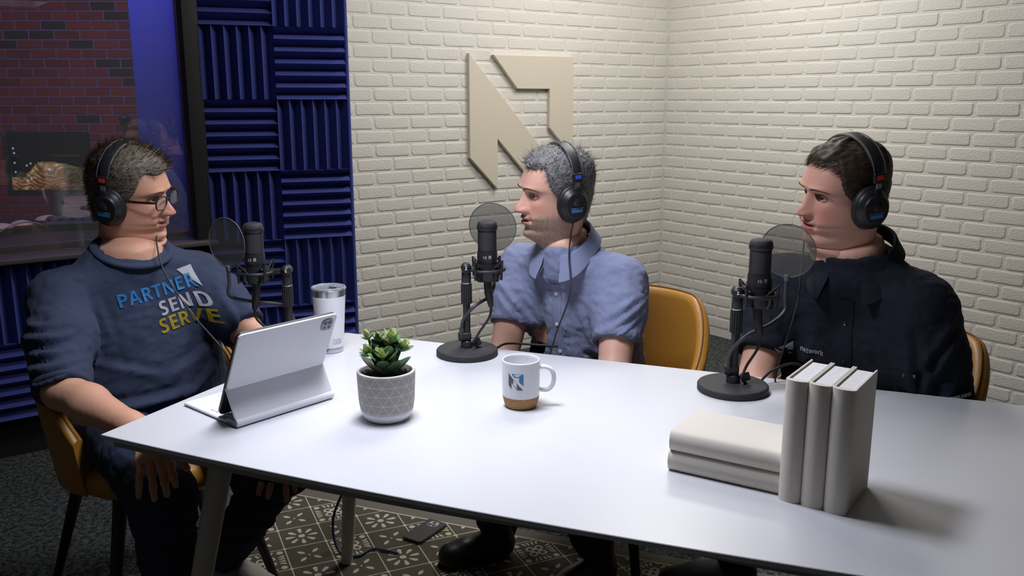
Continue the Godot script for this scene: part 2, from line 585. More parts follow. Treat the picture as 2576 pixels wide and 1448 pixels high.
func lay_bricks(wall: Node3D, fr: Transform3D, rows: Array, length: float, shift: Callable, meshes: Array, bw: float, materials: Array, keep: Callable, rest_called: String, sd: int) -> void:
	# fr: x along the wall, y up, z out of it; bricks that keep() picks are parts, the others one part
	var rng := RandomNumberGenerator.new()
	rng.seed = sd
	var st := SurfaceTool.new()
	st.begin(Mesh.PRIMITIVE_TRIANGLES)
	var any := false
	for r in rows:
		var x: float = shift.call(r[0])
		while x > 0.0: x -= bw
		while x < length:
			var a := maxf(x, 0.0); var b := minf(x + bw, length)
			x += bw
			if b - a < 0.04: continue
			var m: Mesh = meshes[rng.randi() % meshes.size()]
			var t := Transform3D(Basis(Vector3((b - a) / bw, 0, 0), Vector3(0, 1, 0), Vector3(0, 0, rng.randf_range(0.85, 1.15))), Vector3((a + b) / 2.0, r[1], 0))
			if keep.call((a + b) / 2.0, r[1]):
				var o := part("brick", m, materials[rng.randi() % materials.size()], wall)
				o.transform = fr * t
			else:
				st.append_from(m, 0, fr * t)
				any = true
	if any:
		var o := part(rest_called, st.commit(), materials[0], wall)
		o.set_meta("kind", "stuff")

func build_room() -> void:
	# floor: speckled grey carpet
	var carpet := mat("grey speckled carpet", Color(1, 1, 1), 0.95, 0.0, 0.2)
	carpet.albedo_texture = noise_tex("carpet", 0.045, [[0.0, rgb(30, 33, 34)], [0.35, rgb(58, 62, 60)], [0.5, rgb(84, 88, 82)], [0.62, rgb(60, 70, 78)], [1.0, rgb(128, 128, 112)]], 512, FastNoiseLite.TYPE_SIMPLEX, 3)
	bumpy(carpet, noise_tex("pile", 0.12), 1.6, 0.4)
	carpet.uv1_world_triplanar = true
	struct("floor", slab(Vector3(-6.0, -0.1, -4.6), Vector3(0.2, 0.0, 6.2)), carpet)
	var ceil := mat("grey ceiling paint", rgb(170, 168, 166), 0.9)
	struct("ceiling", slab(Vector3(-6.0, 2.75, -4.6), Vector3(0.2, 2.9, 6.2)), ceil)
	var dark := mat("pale grey wall paint", rgb(158, 156, 154), 0.9)
	struct("wall_front", slab(Vector3(-6.0, 0, 6.0), Vector3(0.2, 2.75, 6.2)), dark)
	struct("wall_side", slab(Vector3(-6.2, 0, -4.6), Vector3(-6.0, 2.75, 6.2)), dark)

	# painted brick walls
	var paint := mat("cream wall paint over brick", rgb(226, 223, 216), 0.62, 0.0, 0.4)
	bumpy(paint, noise_tex("paint", 0.03, [], 512), 5.0, 0.12)
	paint.uv1_world_triplanar = true
	var wb := struct("wall_back", slab(Vector3(-2.32, 0, -0.15), Vector3(0.0, 2.75, 0.0)), paint)
	var wr := struct("wall_right", slab(Vector3(0.0, 0, -0.15), Vector3(0.15, 2.75, 6.0)), paint)
	var shapes := brick_shapes(0.1930, 0.0595, 0.0031, 0.0085, 8, 0.0011, 11)
	var rows := []
	for n in range(-14, 28):
		rows.append([n, 1.788 - n * COURSE + 0.0300])
	rows = rows.filter(func(r): return r[1] > 0.02 and r[1] < 2.74)
	var fr1 := Transform3D(Basis(Vector3(1, 0, 0), Vector3(0, 1, 0), Vector3(0, 0, 1)), Vector3(-2.32, 0, 0))
	lay_bricks(wb, fr1, rows, 2.316, func(n): return -2.1105 + 2.32 + (0.0 if absi(n) % 2 == 1 else 0.5) * BRICK, shapes, BRICK, [paint], func(_x, y): return y > 0.24 and y < 1.93, "far_brickwork", 5)
	# wall_right: x runs from the near end to the corner so that x × y = outwards (-x)
	var fr2 := Transform3D(Basis(Vector3(0, 0, 1), Vector3(0, 1, 0), Vector3(-1, 0, 0)), Vector3(0, 0, 0.004))
	lay_bricks(wr, fr2, rows, 5.99, func(n): return 0.570 + (0.0 if absi(n) % 2 == 0 else 0.5) * BRICK, shapes, BRICK, [paint], func(x, y): return x < 2.34 and y > 0.13 and y < 1.86, "far_brickwork", 6)

	# emblem on the back wall: two flat pieces standing off the brick
	var cream := mat("cream painted board", rgb(222, 214, 197), 0.5, 0.0, 0.4)
	var em := thing("wall_emblem", "large cream angular N shaped emblem mounted on the white brick wall", "sign", Transform3D(Basis(), Vector3(-1.47, 0.925, 0.0)))
	var S := 0.70
	for sh in [["diagonal_piece", [[0, 0], [0.97, 1], [0.63, 1], [0.254, 0.622], [0.254, 1.0], [0, 0.752]]], ["arrow_piece", [[0.218, 0.005], [1, 0], [1, 0.785], [0.757, 0.545], [0.757, 0.25], [0.44, 0.25]]]]:
		var poly := PackedVector2Array()
		for q in sh[1]: poly.append(Vector2(q[0] * S, (1.0 - q[1]) * S))
		var m := MB.new()
		m.prism(Transform3D(), poly, 0.004, 0.027, 0.002)
		part(sh[0], m, cream, em)

	# wall to the control room: in line with the back wall, foam under a wide window
	var frame := mat("black window frame", rgb(14, 14, 18), 0.5)
	var wl := MB.new()
	wl.box(Transform3D(Basis(), Vector3(-4.415, 0.395, -0.06)), Vector3(3.17, 0.79, 0.12), 0.001)
	wl.box(Transform3D(Basis(), Vector3(-4.415, 2.575, -0.06)), Vector3(3.17, 0.35, 0.12), 0.001)
	struct("wall_end", slab(Vector3(-2.83, 0, -0.28), Vector3(-2.32, 2.75, -0.16)), mat("black wall paint", rgb(20, 20, 26), 0.9))
	wl.box(Transform3D(Basis(), Vector3(-5.6, 1.595, -0.06)), Vector3(0.8, 1.61, 0.12), 0.001)
	var wln := struct("wall_left", wl, mat("black wall paint", rgb(20, 20, 26), 0.9))
	var win := Node3D.new()
	win.name = "window_1"; add_child(win); win.set_meta("kind", "structure")
	var fm := MB.new()
	fm.box(Transform3D(Basis(), Vector3(-2.865, 1.6, 0.02)), Vector3(0.07, 1.62, 0.06), 0.004)
	fm.box(Transform3D(Basis(), Vector3(-5.165, 1.6, 0.02)), Vector3(0.07, 1.62, 0.06), 0.004)
	fm.box(Transform3D(Basis(), Vector3(-4.0, 2.39, 0.02)), Vector3(2.3, 0.05, 0.06), 0.004)
	part("window_frame", fm, frame, win)
	var sm := MB.new()
	sm.box(Transform3D(Basis(), Vector3(-4.0, 0.795, 0.03)), Vector3(2.35, 0.022, 0.12), 0.004)
	part("window_sill", sm, mat("dark grey sill", rgb(84, 80, 80), 0.45), win)
	var glass := mat("window glass", Color(0.9, 0.95, 1.0, 0.04), 0.0)
	glass.transparency = BaseMaterial3D.TRANSPARENCY_ALPHA
	var gm := MB.new()
	gm.box(T(Vector3(-4.0, 1.595, 0.012), deg_to_rad(0.9)), Vector3(2.28, 1.57, 0.004), 0.0)
	var pane := part("pane", gm, glass, win)

	# acoustic foam
	var foam := mat("navy acoustic foam", rgb(74, 86, 166), 0.85, 0.0, 0.35)
	foam.albedo_texture = noise_tex("foam", 0.35, [[0.0, Color(0.72, 0.72, 0.76)], [0.62, Color(0.9, 0.9, 0.9)], [0.8, Color(1, 1, 1)]], 256, FastNoiseLite.TYPE_SIMPLEX, 2)
	bumpy(foam, noise_tex("foam_pores", 0.25), 6.0, 0.1)
	var tile := MB.new()
	var W := 0.302
	var pts := []
	for i in 7:
		# apex at the tile's top and bottom edge
		pts.append([-W / 2 + W * i / 6.0, 0.058])
		if i < 6: pts.append([-W / 2 + W * (i + 0.5) / 6.0, 0.008])
	for i in pts.size() - 1:
		var a = pts[i]; var b = pts[i + 1]
		tile.face([Vector3(-W / 2, a[0], a[1]), Vector3(W / 2, a[0], a[1]), Vector3(W / 2, b[0], b[1]), Vector3(-W / 2, b[0], b[1])])
		for s in [-1.0, 1.0]:
			var f := [Vector3(s * W / 2, a[0], 0), Vector3(s * W / 2, b[0], 0), Vector3(s * W / 2, b[0], b[1]), Vector3(s * W / 2, a[0], a[1])]
			if s < 0: f.reverse()
			tile.face(f)
	tile.face([Vector3(-W / 2, -W / 2, 0), Vector3(W / 2, -W / 2, 0), Vector3(W / 2, -W / 2, 0.058), Vector3(-W / 2, -W / 2, 0.058)])
	tile.face([Vector3(W / 2, W / 2, 0), Vector3(-W / 2, W / 2, 0), Vector3(-W / 2, W / 2, 0.058), Vector3(W / 2, W / 2, 0.058)])
	var tm := tile.mesh()
	var pf := Transform3D(Basis(PANEL_U, Vector3.UP, PANEL_N), PANEL_AT)
	var pan := thing("acoustic_panel", "tall navy panel covered with wedge foam tiles in alternating directions", "acoustic panel", pf)
	var bm := MB.new()
	bm.box(Transform3D(Basis(), Vector3(0.0, 1.37, -0.045)), Vector3(0.62, 2.72, 0.05), 0.004)
	part("board", bm, mat("black panel board", rgb(16, 16, 24), 0.8), pan)
	for cl in 2:
		for r in 9:
			var y := 2.308 - 0.304 * r - 0.152
			if y < 0.02: y = 0.02
			var o := part("foam_tile", tm, foam, pan)
			var vertical: bool = (r + cl) % 2 == 0
			o.transform = Transform3D(Basis.from_euler(Vector3(0, 0, PI / 2 if vertical else 0.0)), Vector3(-0.157 + 0.302 * cl, y, -0.02))
	for k in 2:
		var e := MB.new()
		e.box(Transform3D(Basis(), Vector3(0.305 if k == 0 else -0.312, 1.37, -0.01)), Vector3(0.018, 2.7, 0.05 if k == 0 else 0.03), 0.006)
		part("edge_strip", e, foam, pan)
	# foam below the window
	for cl in 6:
		for r in 2:
			var o := part("foam_tile", tm, foam, wln)
			var vertical: bool = r == 0 if cl != 3 else r == 1
			o.transform = Transform3D(Basis.from_euler(Vector3(0, 0, PI / 2 if vertical else 0.0)), Vector3(-3.11 - 0.304 * cl, 0.624 - 0.304 * r, 0.0))

func build_lamps() -> void:
	for d in [[KEY_AT, 0.4, "cool", "square cool white softbox hanging above the white table", rgb(222, 232, 255)], [WASH_AT, 0.55, "warm", "square warm ceiling light close to the brick corner", rgb(255, 250, 240)], [FILL_AT, 0.55, "neutral", "oblong ceiling light above the seated men", rgb(255, 248, 240)]]:
		var o := thing("ceiling_light", d[3], "light", Transform3D(Basis(), d[0]))
		var s: float = d[1]
		var w: float = s * (2.0 if d[2] == "neutral" else 1.0)
		var f := MB.new()
		for k in [-1, 1]:
			f.box(Transform3D(Basis(), Vector3(k * (w / 2 + 0.015), 0, 0)), Vector3(0.03, 0.06, s + 0.06), 0.004)
			f.box(Transform3D(Basis(), Vector3(0, 0, k * (s / 2 + 0.015))), Vector3(w, 0.06, 0.03), 0.004)
		f.box(Transform3D(Basis(), Vector3(0, 0.04, 0)), Vector3(w + 0.06, 0.02, s + 0.06), 0.004)
		f.box(Transform3D(Basis(), Vector3(0, (2.75 - d[0].y) / 2.0 + 0.03, 0)), Vector3(0.05, 2.75 - d[0].y - 0.05, 0.05), 0.004)
		if d[2] == "cool":
			for k in [-1, 1]:
				f.box(Transform3D(Basis(), Vector3(k * (w / 2 + 0.02), -0.12, 0)), Vector3(0.012, 0.22, s + 0.05), 0.002)
				f.box(Transform3D(Basis(), Vector3(0, -0.12, k * (s / 2 + 0.02))), Vector3(w + 0.03, 0.22, 0.012), 0.002)
		part("housing", f, mat("black softbox cloth", rgb(18, 18, 18), 0.9) if d[2] == "cool" else mat("white lamp housing", rgb(225, 225, 225), 0.5), o)
		var g := MB.new()
		g.box(Transform3D(Basis(), Vector3(0, 0.0, 0)), Vector3(w, 0.02, s), 0.002)
		var em := mat("lamp diffuser " + d[2], rgb(245, 245, 245), 0.4)
		em.emission_enabled = true; em.emission = d[4]; em.emission_energy_multiplier = 1.0
		part("diffuser", g, em, o)
	var b := thing("blue_light_bar", "slim violet light bar high in the control room", "light", Transform3D(Basis(), BLUE_AT))
	var h := MB.new()
	h.box(Transform3D(Basis(), Vector3(0, 0.03, 0)), Vector3(0.96, 0.04, 0.14), 0.006)
	h.box(Transform3D(Basis(), Vector3(0, 0.17, 0)), Vector3(0.04, 0.26, 0.04), 0.004)
	part("housing", h, mat("black lamp housing", rgb(20, 20, 22), 0.6), b)
	var t := MB.new()
	t.box(Transform3D(), Vector3(0.9, 0.02, 0.1), 0.003)
	var em2 := mat("blue diffuser", rgb(120, 140, 255), 0.4)
	em2.emission_enabled = true; em2.emission = rgb(180, 150, 255); em2.emission_energy_multiplier = 1.0
	part("diffuser", t, em2, b)

const RT := Vector3(0.80039, 0, 0.59948)
const FW := Vector3(0.59936, 0, -0.80048)

func build_control_room() -> void:
	var org := Vector3(-4.0648, 0, 3.8537) + FW * 6.3
	var fr := Transform3D(Basis(RT, Vector3.UP, -FW), org + RT * -5.0)
	var mortar := mat("pale mortar", rgb(150, 140, 150), 0.9)
	var wm := MB.new()
	wm.box(fr * Transform3D(Basis(), Vector3(1.6, 1.375, -0.06)), Vector3(3.6, 2.75, 0.12), 0.001)
	var w := struct("wall_control", wm, mortar)
	var shapes := brick_shapes(0.166, 0.0545, 0.008, 0.004, 5, 0.0008, 21)
	var reds := [mat("red brick", rgb(176, 54, 48), 0.85), mat("deep red brick", rgb(150, 44, 42), 0.85), mat("rust brick", rgb(184, 68, 54), 0.85), mat("burnt brick", rgb(66, 34, 38), 0.85), mat("red brown brick", rgb(164, 52, 44), 0.85)]
	for m in reds: bumpy(m, noise_tex("brick_face", 0.06), 8.0, 0.25)
	var rows := []
	for n in range(-12, 32): rows.append([n, 1.987 - n * 0.0632 + 0.0316])
	rows = rows.filter(func(r): return r[1] > 0.03 and r[1] < 2.72)
	lay_bricks(w, fr, rows, 3.39, func(n): return -3.412 + 5.0 + (0.0 if absi(n) % 2 == 0 else 0.5) * 0.1755, shapes, 0.1755, reds, func(x, y): return x > 1.2 and x < 2.65 and y > 1.1 and y < 2.12, "far_brickwork", 9)
	var blue := mat("blue painted plaster", rgb(26, 56, 132), 0.75)
	var cm := MB.new()
	cm.box(Transform3D(Basis(RT, Vector3.UP, -FW), Vector3(-2.66, 1.375, -1.02)), Vector3(0.30, 2.75, 0.16), 0.008)
	struct("trim_1", cm, blue)
	struct("wall_control_side", slab(Vector3(-2.34, 0, -2.9), Vector3(-2.2, 2.75, -0.15)), mat("dark blue plaster", rgb(30, 36, 66), 0.9))

	# desk behind the window
	var black := mat("black laminate", rgb(16, 16, 17), 0.45)
	var dk := thing("control_desk", "long dark desk behind the studio window", "desk", Transform3D(Basis(), Vector3(-3.9, 0, -0.72)))
	var dm := MB.new()
	dm.box(Transform3D(Basis(), Vector3(0, 0.798, 0)), Vector3(2.1, 0.03, 1.0), 0.004)
	part("desktop", dm, mat("dark brown desk top", rgb(52, 46, 38), 0.5), dk)
	for s in [-1, 1]:
		for z in [-0.45, 0.45]:
			var l := MB.new()
			l.box(Transform3D(Basis(), Vector3(s * 1.0, 0.39, z)), Vector3(0.05, 0.78, 0.05), 0.004)
			part("leg", l, black, dk)

	# monitor with a picture of a rock
	var mo := thing("computer_monitor", "black computer monitor showing a lit sandstone rock, behind the glass", "monitor", Transform3D(Basis(RT, Vector3.UP, -FW), Vector3(-3.30, 0.813, -0.86)))
	var mb := MB.new()
	mb.box(Transform3D(Basis(), Vector3(0, 0.285, -0.012)), Vector3(0.41, 0.31, 0.03), 0.006)
	part("housing", mb, black, mo)
	var sm := MB.new()
	var sw := 0.175; var sh := 0.13
	var s0 := sm.p(Vector3(-sw, 0.29 - sh, 0.0045), Vector2(0, 1)); sm.p(Vector3(sw, 0.29 - sh, 0.0045), Vector2(1, 1)); sm.p(Vector3(sw, 0.29 + sh, 0.0045), Vector2(1, 0)); sm.p(Vector3(-sw, 0.29 + sh, 0.0045), Vector2(0, 0))
	sm.quad(s0, s0 + 1, s0 + 2, s0 + 3)
	var scr := mat("screen picture", Color(0, 0, 0), 0.2)
	scr.emission_enabled = true; scr.emission_texture = rock_picture(); scr.emission = Color(0, 0, 0)
	scr.emission_energy_multiplier = 0.55
	part("screen", sm, scr, mo, true)
	var st := MB.new()
	st.box(Transform3D(Basis(), Vector3(0, 0.005, -0.03)), Vector3(0.22, 0.01, 0.16), 0.003)
	st.box(Transform3D(Basis(), Vector3(0, 0.07, -0.045)), Vector3(0.06, 0.13, 0.02), 0.003)
	part("stand", st, black, mo)

	# small microphone on a stand, seen against the red brick
	var ms := thing("stand_microphone", "small black ball headed microphone on a thin stand before red brick", "microphone", Transform3D(Basis(), Vector3(-2.925, 0, -0.89)))
	var pl := MB.new()
	pl.tube([Vector3(0, 0.0, 0), Vector3(0, 1.27, 0)], 0.011, 10)
	part("pole", pl, black, ms)
	var bs := MB.new()
	bs.lathe(Transform3D(), [Vector2(0.0, 0.0), Vector2(0.13, 0.0), Vector2(0.13, 0.012), Vector2(0.1, 0.02), Vector2(0.0, 0.024)], 24)
	part("base", bs, black, ms)
	var hd := MB.new()
	hd.ball(Transform3D(Basis(), Vector3(0, 1.30, 0)), Vector3(0.03, 0.024, 0.028), 16)
	hd.tube([Vector3(-0.02, 1.275, 0.0), Vector3(0.025, 1.285, 0.0)], 0.012, 8)
	part("head", hd, mat("black grille", rgb(26, 26, 26), 0.4, 0.6), ms)

	# odds and ends on the desk
	var white := mat("cream plastic", rgb(205, 190, 150), 0.5)
	for d in [[Vector3(-3.47, 0.813, -0.62), 0.045, "cream domed cup at the desk edge nearest the foam"], [Vector3(-3.345, 0.813, -0.74), 0.05, "cream domed cup behind the small mixer"], [Vector3(-3.56, 0.813, -0.56), 0.05, "cream domed cup at the left edge of the desk"]]:
		var o := thing("lidded_cup", d[2], "cup", Transform3D(Basis(), d[0]), "cups on the control desk")
		var r: float = d[1]
		var a := MB.new()
		a.lathe(Transform3D(), [Vector2(0.0, 0.0), Vector2(r * 0.8, 0.0), Vector2(r * 0.95, 0.03), Vector2(r * 0.95, 0.034)], 20)
		part("cup", a, mat("grey brown cup", rgb(90, 80, 60), 0.6), o)
		var b := MB.new()
		b.lathe(Transform3D(), [Vector2(r * 1.02, 0.034), Vector2(r * 1.02, 0.038), Vector2(r * 0.8, 0.047), Vector2(r * 0.4, 0.053), Vector2(0.0, 0.055)], 20)
		part("lid", b, white, o)
	var mx := thing("audio_mixer", "small dark audio mixer with knobs on the control desk", "mixer", Transform3D(Basis(Vector3.UP, deg_to_rad(-20)), Vector3(-3.26, 0.813, -0.60)))
	var xm := MB.new()
	xm.box(Transform3D(Basis(Vector3(1, 0, 0), deg_to_rad(8)), Vector3(0, 0.028, 0)), Vector3(0.24, 0.035, 0.14), 0.004)
	part("body", xm, mat("grey mixer body", rgb(58, 58, 56), 0.5), mx)
	for i in 10:
		var k := MB.new()
		k.lathe(Transform3D(Basis(Vector3(1, 0, 0), deg_to_rad(8)), Vector3(-0.095 + 0.047 * (i % 5), 0.044, -0.03 + 0.05 * (i / 5))), [Vector2(0.009, 0.0), Vector2(0.008, 0.012), Vector2(0.0, 0.013)], 10)
		part("knob", k, mat("red knob", rgb(150, 40, 34), 0.5) if i == 2 else black, mx)
	var ac := thing("document_stand", "clear slanted plastic stand beside the monitor", "stand", Transform3D(Basis(Vector3.UP, deg_to_rad(-25)), Vector3(-3.1, 0.813, -0.72)))
	var am := MB.new()
	am.box(Transform3D(Basis(Vector3(0, 0, 1), deg_to_rad(14)), Vector3(0.0, 0.085, 0)), Vector3(0.008, 0.17, 0.13), 0.002)
	am.box(Transform3D(Basis(), Vector3(0.03, 0.005, 0)), Vector3(0.12, 0.008, 0.13), 0.002)
	part("panel", am, mat("grey translucent plastic", rgb(120, 125, 140), 0.3), ac)
	var pp := thing("note_paper", "stack of pale papers on the control desk", "paper", Transform3D(Basis(Vector3.UP, 0.4), Vector3(-3.62, 0.813, -0.75)))
	var pm := MB.new()
	pm.box(Transform3D(Basis(), Vector3(0, 0.006, 0)), Vector3(0.21, 0.012, 0.28), 0.001)
	part("sheets", pm, mat("pale paper", rgb(190, 180, 150), 0.8), pp)
	var cb := thing("desk_cable", "thin pale cable curling on the control desk", "cable", Transform3D(Basis(), Vector3(-3.5, 0.815, -0.5)))
	var cmb := MB.new()
	cmb.tube(spline([Vector3(-0.12, 0.003, 0.1), Vector3(-0.05, 0.04, 0.02), Vector3(0.05, 0.05, -0.05), Vector3(0.15, 0.01, -0.1), Vector3(0.12, 0.003, -0.16)], 8), 0.003, 6)
	part("lead", cmb, mat("pale cable", rgb(150, 140, 120), 0.6), cb)

func rock_picture() -> ImageTexture:
	var n := FastNoiseLite.new(); n.seed = 4; n.frequency = 0.03; n.fractal_octaves = 4
	var n2 := FastNoiseLite.new(); n2.seed = 9; n2.frequency = 0.012; n2.fractal_octaves = 3
	var im := Image.create(224, 168, false, Image.FORMAT_RGB8)
	for y in 168:
		for x in 224:
			var c := Color(0.0, 0.0, 0.005)
			var ridge := lut([[0.0, 118.0], [14.0, 120.0], [28.0, 108.0], [48.0, 116.0], [70.0, 96.0], [80.0, 84.0], [110.0, 80.0], [150.0, 84.0], [185.0, 92.0], [224.0, 100.0]], x) + 4.0 * n.get_noise_2d(x * 3.0, 0)
			if y > ridge:
				var band := sin((y + 22.0 * n2.get_noise_2d(x, y) + 0.35 * absf(x - 120.0)) * 0.42) * 0.5 + 0.5
				var g := 0.5 + 0.5 * n.get_noise_2d(x * 1.6, y * 1.6)
				c = rgb(196, 172, 128).lerp(rgb(118, 52, 14), clampf(band * 0.75 + (y - ridge) / 120.0 - 0.15, 0, 1)) * (0.35 + 0.9 * g)
				if x > 160: c = c.lerp(rgb(40, 44, 34), 0.55)
				if x < 46 and y < 128: c = rgb(58, 66, 60) * (0.3 + 0.9 * g)
			elif y > 58 and y < 66 and x > 130 and x < 214: c = rgb(70, 66, 44) * (0.5 + 0.5 * n.get_noise_2d(x * 4.0, y * 4.0))
			for d in [[14, 40], [16, 54], [14, 84], [50, 92], [62, 86], [118, 104], [14, 112], [60, 132], [48, 140]]:
				var q := Vector2(x - d[0], y - d[1]).length()
				if q < 4.5: c = c.lerp(rgb(200, 215, 255), clampf(1.4 - q / 3.6, 0, 1))
			im.set_pixel(x, y, Color(clampf(c.r, 0, 1), clampf(c.g, 0, 1), clampf(c.b, 0, 1)))
	return ImageTexture.create_from_image(im)

const TOP := 0.74

func table_edge(s: float) -> Vector3:
	# near long edge, bowed a little towards the viewer; s in metres from the left corner
	var d := Vector3(0.51498, 0, 0.8572); var n := Vector3(-0.8572, 0, 0.51498)
	return Vector3(-3.724, 0, 2.016) + d * s + n * (0.049 * s * (1.43 - s))

func build_table() -> void:
	var o := thing("table", "long white conference table with thin edge and tapered grey legs", "table", Transform3D(Basis(), Vector3(-2.9, 0, 2.6)))
	var org := Vector3(-2.9, 0, 2.6)
	var back := []
	var bl := Vector3(-2.972, 0, 1.593); var bd := Vector3(0.5304, 0, 0.8477)
	var poly := PackedVector2Array()
	for i in 25: 
		var q := table_edge(2.2 * i / 24.0) - org
		poly.append(Vector2(q.x, -q.z))
	for i in 3:
		var q := bl + bd * (2.2 * (2 - i) / 2.0) - org
		poly.append(Vector2(q.x, -q.z))
	# corners eased
	var m := MB.new()
	var up := Transform3D(Basis(Vector3(1, 0, 0), Vector3(0, 0, -1), Vector3(0, 1, 0)), Vector3.ZERO)
	m.prism(up, poly, TOP - 0.009, TOP, 0.0012)
	var top := part("tabletop", m, mat("white laminate", rgb(204, 205, 209), 0.32, 0.0, 0.5), o)
	# knife edge below, set back
	var inner := PackedVector2Array()
	var cen := Vector2.ZERO
	for q in poly: cen += q / poly.size()
	for q in poly: inner.append(q + (cen - q).normalized() * 0.03)
	var u := MB.new()
	u.prism(up, inner, TOP - 0.022, TOP - 0.009)
	part("underside", u, mat("grey table edge", rgb(150, 148, 150), 0.5), o)
	for l in [[Vector3(-3.47, 0.718, 2.03), Vector3(-3.655, 0.0, 2.06)], [Vector3(-2.995, 0.718, 1.69), Vector3(-2.987, 0.0, 1.566)], [Vector3(-2.60, 0.718, 3.70), Vector3(-2.52, 0.0, 3.85)], [Vector3(-1.98, 0.718, 3.36), Vector3(-1.85, 0.0, 3.42)]]:
		var t := MB.new()
		t.tube([l[0] - org, l[0].lerp(l[1], 0.5) - org, l[1] + Vector3(0, 0.012, 0) - org], [0.027, 0.023, 0.018], 20)
		t.tube([l[1] + Vector3(0, 0.012, 0) - org, l[1] - org], [0.017, 0.015], 16)
		part("leg", t, mat("warm grey table leg", rgb(196, 194, 188), 0.45), o)

func make_chair(label: String, at: Vector3, face: Vector3) -> Node3D:
	# tub chair: z forward
	var z := face.normalized()
	var x := Vector3.UP.cross(z)
	var o := thing("tub_chair", label, "chair", Transform3D(Basis(x, Vector3.UP, z), at), "tub chairs around the table")
	var leather := mat("mustard leather", rgb(176, 124, 46), 0.42, 0.0, 0.5)
	bumpy(leather, noise_tex("leather", 0.09, [], 512, FastNoiseLite.TYPE_CELLULAR, 2), 7.0, 0.05)
	var sm := MB.new()
	# shell: bands from the inner foot over the rim to the outer foot
	var grid := []
	var N := 40
	for j in 14:
		grid.append([])
	for i in N + 1:
		var a := lerpf(-2.05, 2.05, float(i) / N)   # 0 is the back
		var k := absf(a) / 2.05
		var hgt := lerpf(0.80, 0.60, smoothstep(0.30, 0.85, k)) - 0.06 * smoothstep(0.9, 1.0, k)
		var r0 := Vector3(sin(a) * 0.235, 0, -cos(a) * 0.225 + 0.0)
		var r1 := Vector3(sin(a) * (0.265 + 0.01 * (1.0 - k)), 0, -cos(a) * 0.285 + 0.0)
		var thick := 0.018 + 0.006 * (1.0 - k)
		var base := 0.37
		for j in 14:
			var q: Vector3
			var out := Vector3(sin(a), 0, -cos(a))
			if j < 6:
				var t := j / 5.0
				q = r0.lerp(r1, pow(t, 1.2)) + Vector3(0, lerpf(base + 0.02, hgt - thick, t), 0)
				q -= out * thick
			elif j < 9:
				var w := PI * (j - 5) / 4.0
				q = r1 + Vector3(0, hgt - thick + sin(w) * thick, 0) + out * (-cos(w) * thick)
			else:
				var t := (j - 9) / 4.0
				q = r1.lerp(r0, pow(t, 1.1)) + Vector3(0, lerpf(hgt - thick, base, t), 0) + out * thick
			grid[j].append(q)
	for j in grid.size(): grid[j].reverse()
	sm.sheet(grid)
	for e in [0, N]:
		var ring := []
		for j in 14: ring.append(grid[j][e])
		if e == 0: ring.reverse()
		var c := Vector3.ZERO
		for q in ring: c += q / ring.size()
		for j in ring.size(): sm.face([c, ring[j], ring[(j + 1) % ring.size()]])
	part("shell", sm, leather, o)
	var seam := MB.new()
	var sp := []
	for i in range(0, N + 1): sp.append(grid[7][i] + Vector3(0, 0.0015, 0))
	seam.tube(sp, 0.0022, 6)
	part("seam", seam, mat("dark mustard thread", rgb(120, 80, 26), 0.6), o)
	var seat := MB.new()
	var pr := []
	for q in [[0.0, 0.355], [0.21, 0.355], [0.235, 0.375], [0.245, 0.41], [0.235, 0.435], [0.2, 0.452], [0.1, 0.458], [0.0, 0.458]]: pr.append(Vector2(q[0], q[1]))
	seat.lathe(Transform3D(Basis(), Vector3(0, 0, 0.02)), pr, 40, 1.0, 1.05)
	part("seat", seat, leather, o)
	var wood := mat("black chair leg", rgb(20, 18, 18), 0.5)
	for s in [[-1, -1], [1, -1], [1, 1], [-1, 1]]:
		var l := MB.new()
		l.tube([Vector3(s[0] * 0.15, 0.37, s[1] * 0.15), Vector3(s[0] * 0.235, 0.0, s[1] * 0.235)], [0.02, 0.012], 12)
		part("leg", l, wood, o)
	return o

func build_chairs() -> void:
	make_chair("mustard leather tub chair under the man in the navy T-shirt", Vector3(-3.455, 0, 1.31), Vector3(0.10, 0, 0.995))
	make_chair("mustard leather tub chair behind the man in the blue shirt", Vector3(-2.27, 0, 1.96), Vector3(-0.95, 0, 0.30))
	make_chair("mustard leather tub chair behind the man in the black shirt", Vector3(-2.015, 0, 2.635), Vector3(-0.995, 0, -0.10))

func build_tabletop_things() -> void:
	build_books()
	build_mug()
	build_plant()
	build_tumbler()
	build_tablet()
	var g := "desk microphones on the table"
	# base position, direction from pole to capsule, pop filter centre and its normal, cable end
	desk_mic("black studio microphone on a round base before the man in the blue shirt", Vector3(-2.816, TOP, 1.988), RT * 0.97 + FW * 0.1, 0.055, Vector3(-2.722, 1.07, 1.975), Vector3(0.78, 0.1, -0.62), [Vector3(-2.74, TOP + 0.005, 2.0), Vector3(-2.68, TOP + 0.006, 1.985), Vector3(-2.62, TOP + 0.006, 2.05), Vector3(-2.59, TOP + 0.006, 2.09)], g)
	desk_mic("black studio microphone on a round base before the man in the black shirt", Vector3(-2.488, TOP, 2.600), RT * 0.98 - FW * 0.05, 0.046, Vector3(-2.330, 1.052, 2.612), Vector3(0.85, 0.1, -0.35), [Vector3(-2.43, TOP + 0.006, 2.62), Vector3(-2.37, TOP + 0.03, 2.62), Vector3(-2.32, TOP + 0.045, 2.655), Vector3(-2.27, TOP + 0.0, 2.70)], g)
	desk_mic("black studio microphone beside the white tumbler and foam panel", Vector3(-3.200, TOP, 1.738), -RT * 0.99 + FW * 0.02, 0.080, Vector3(-3.319, 1.043, 1.650), RT * 0.50 + FW * 0.85, [Vector3(-3.22, TOP + 0.01, 1.70), Vector3(-3.19, TOP + 0.006, 1.66), Vector3(-3.15, TOP + 0.006, 1.68)], g)

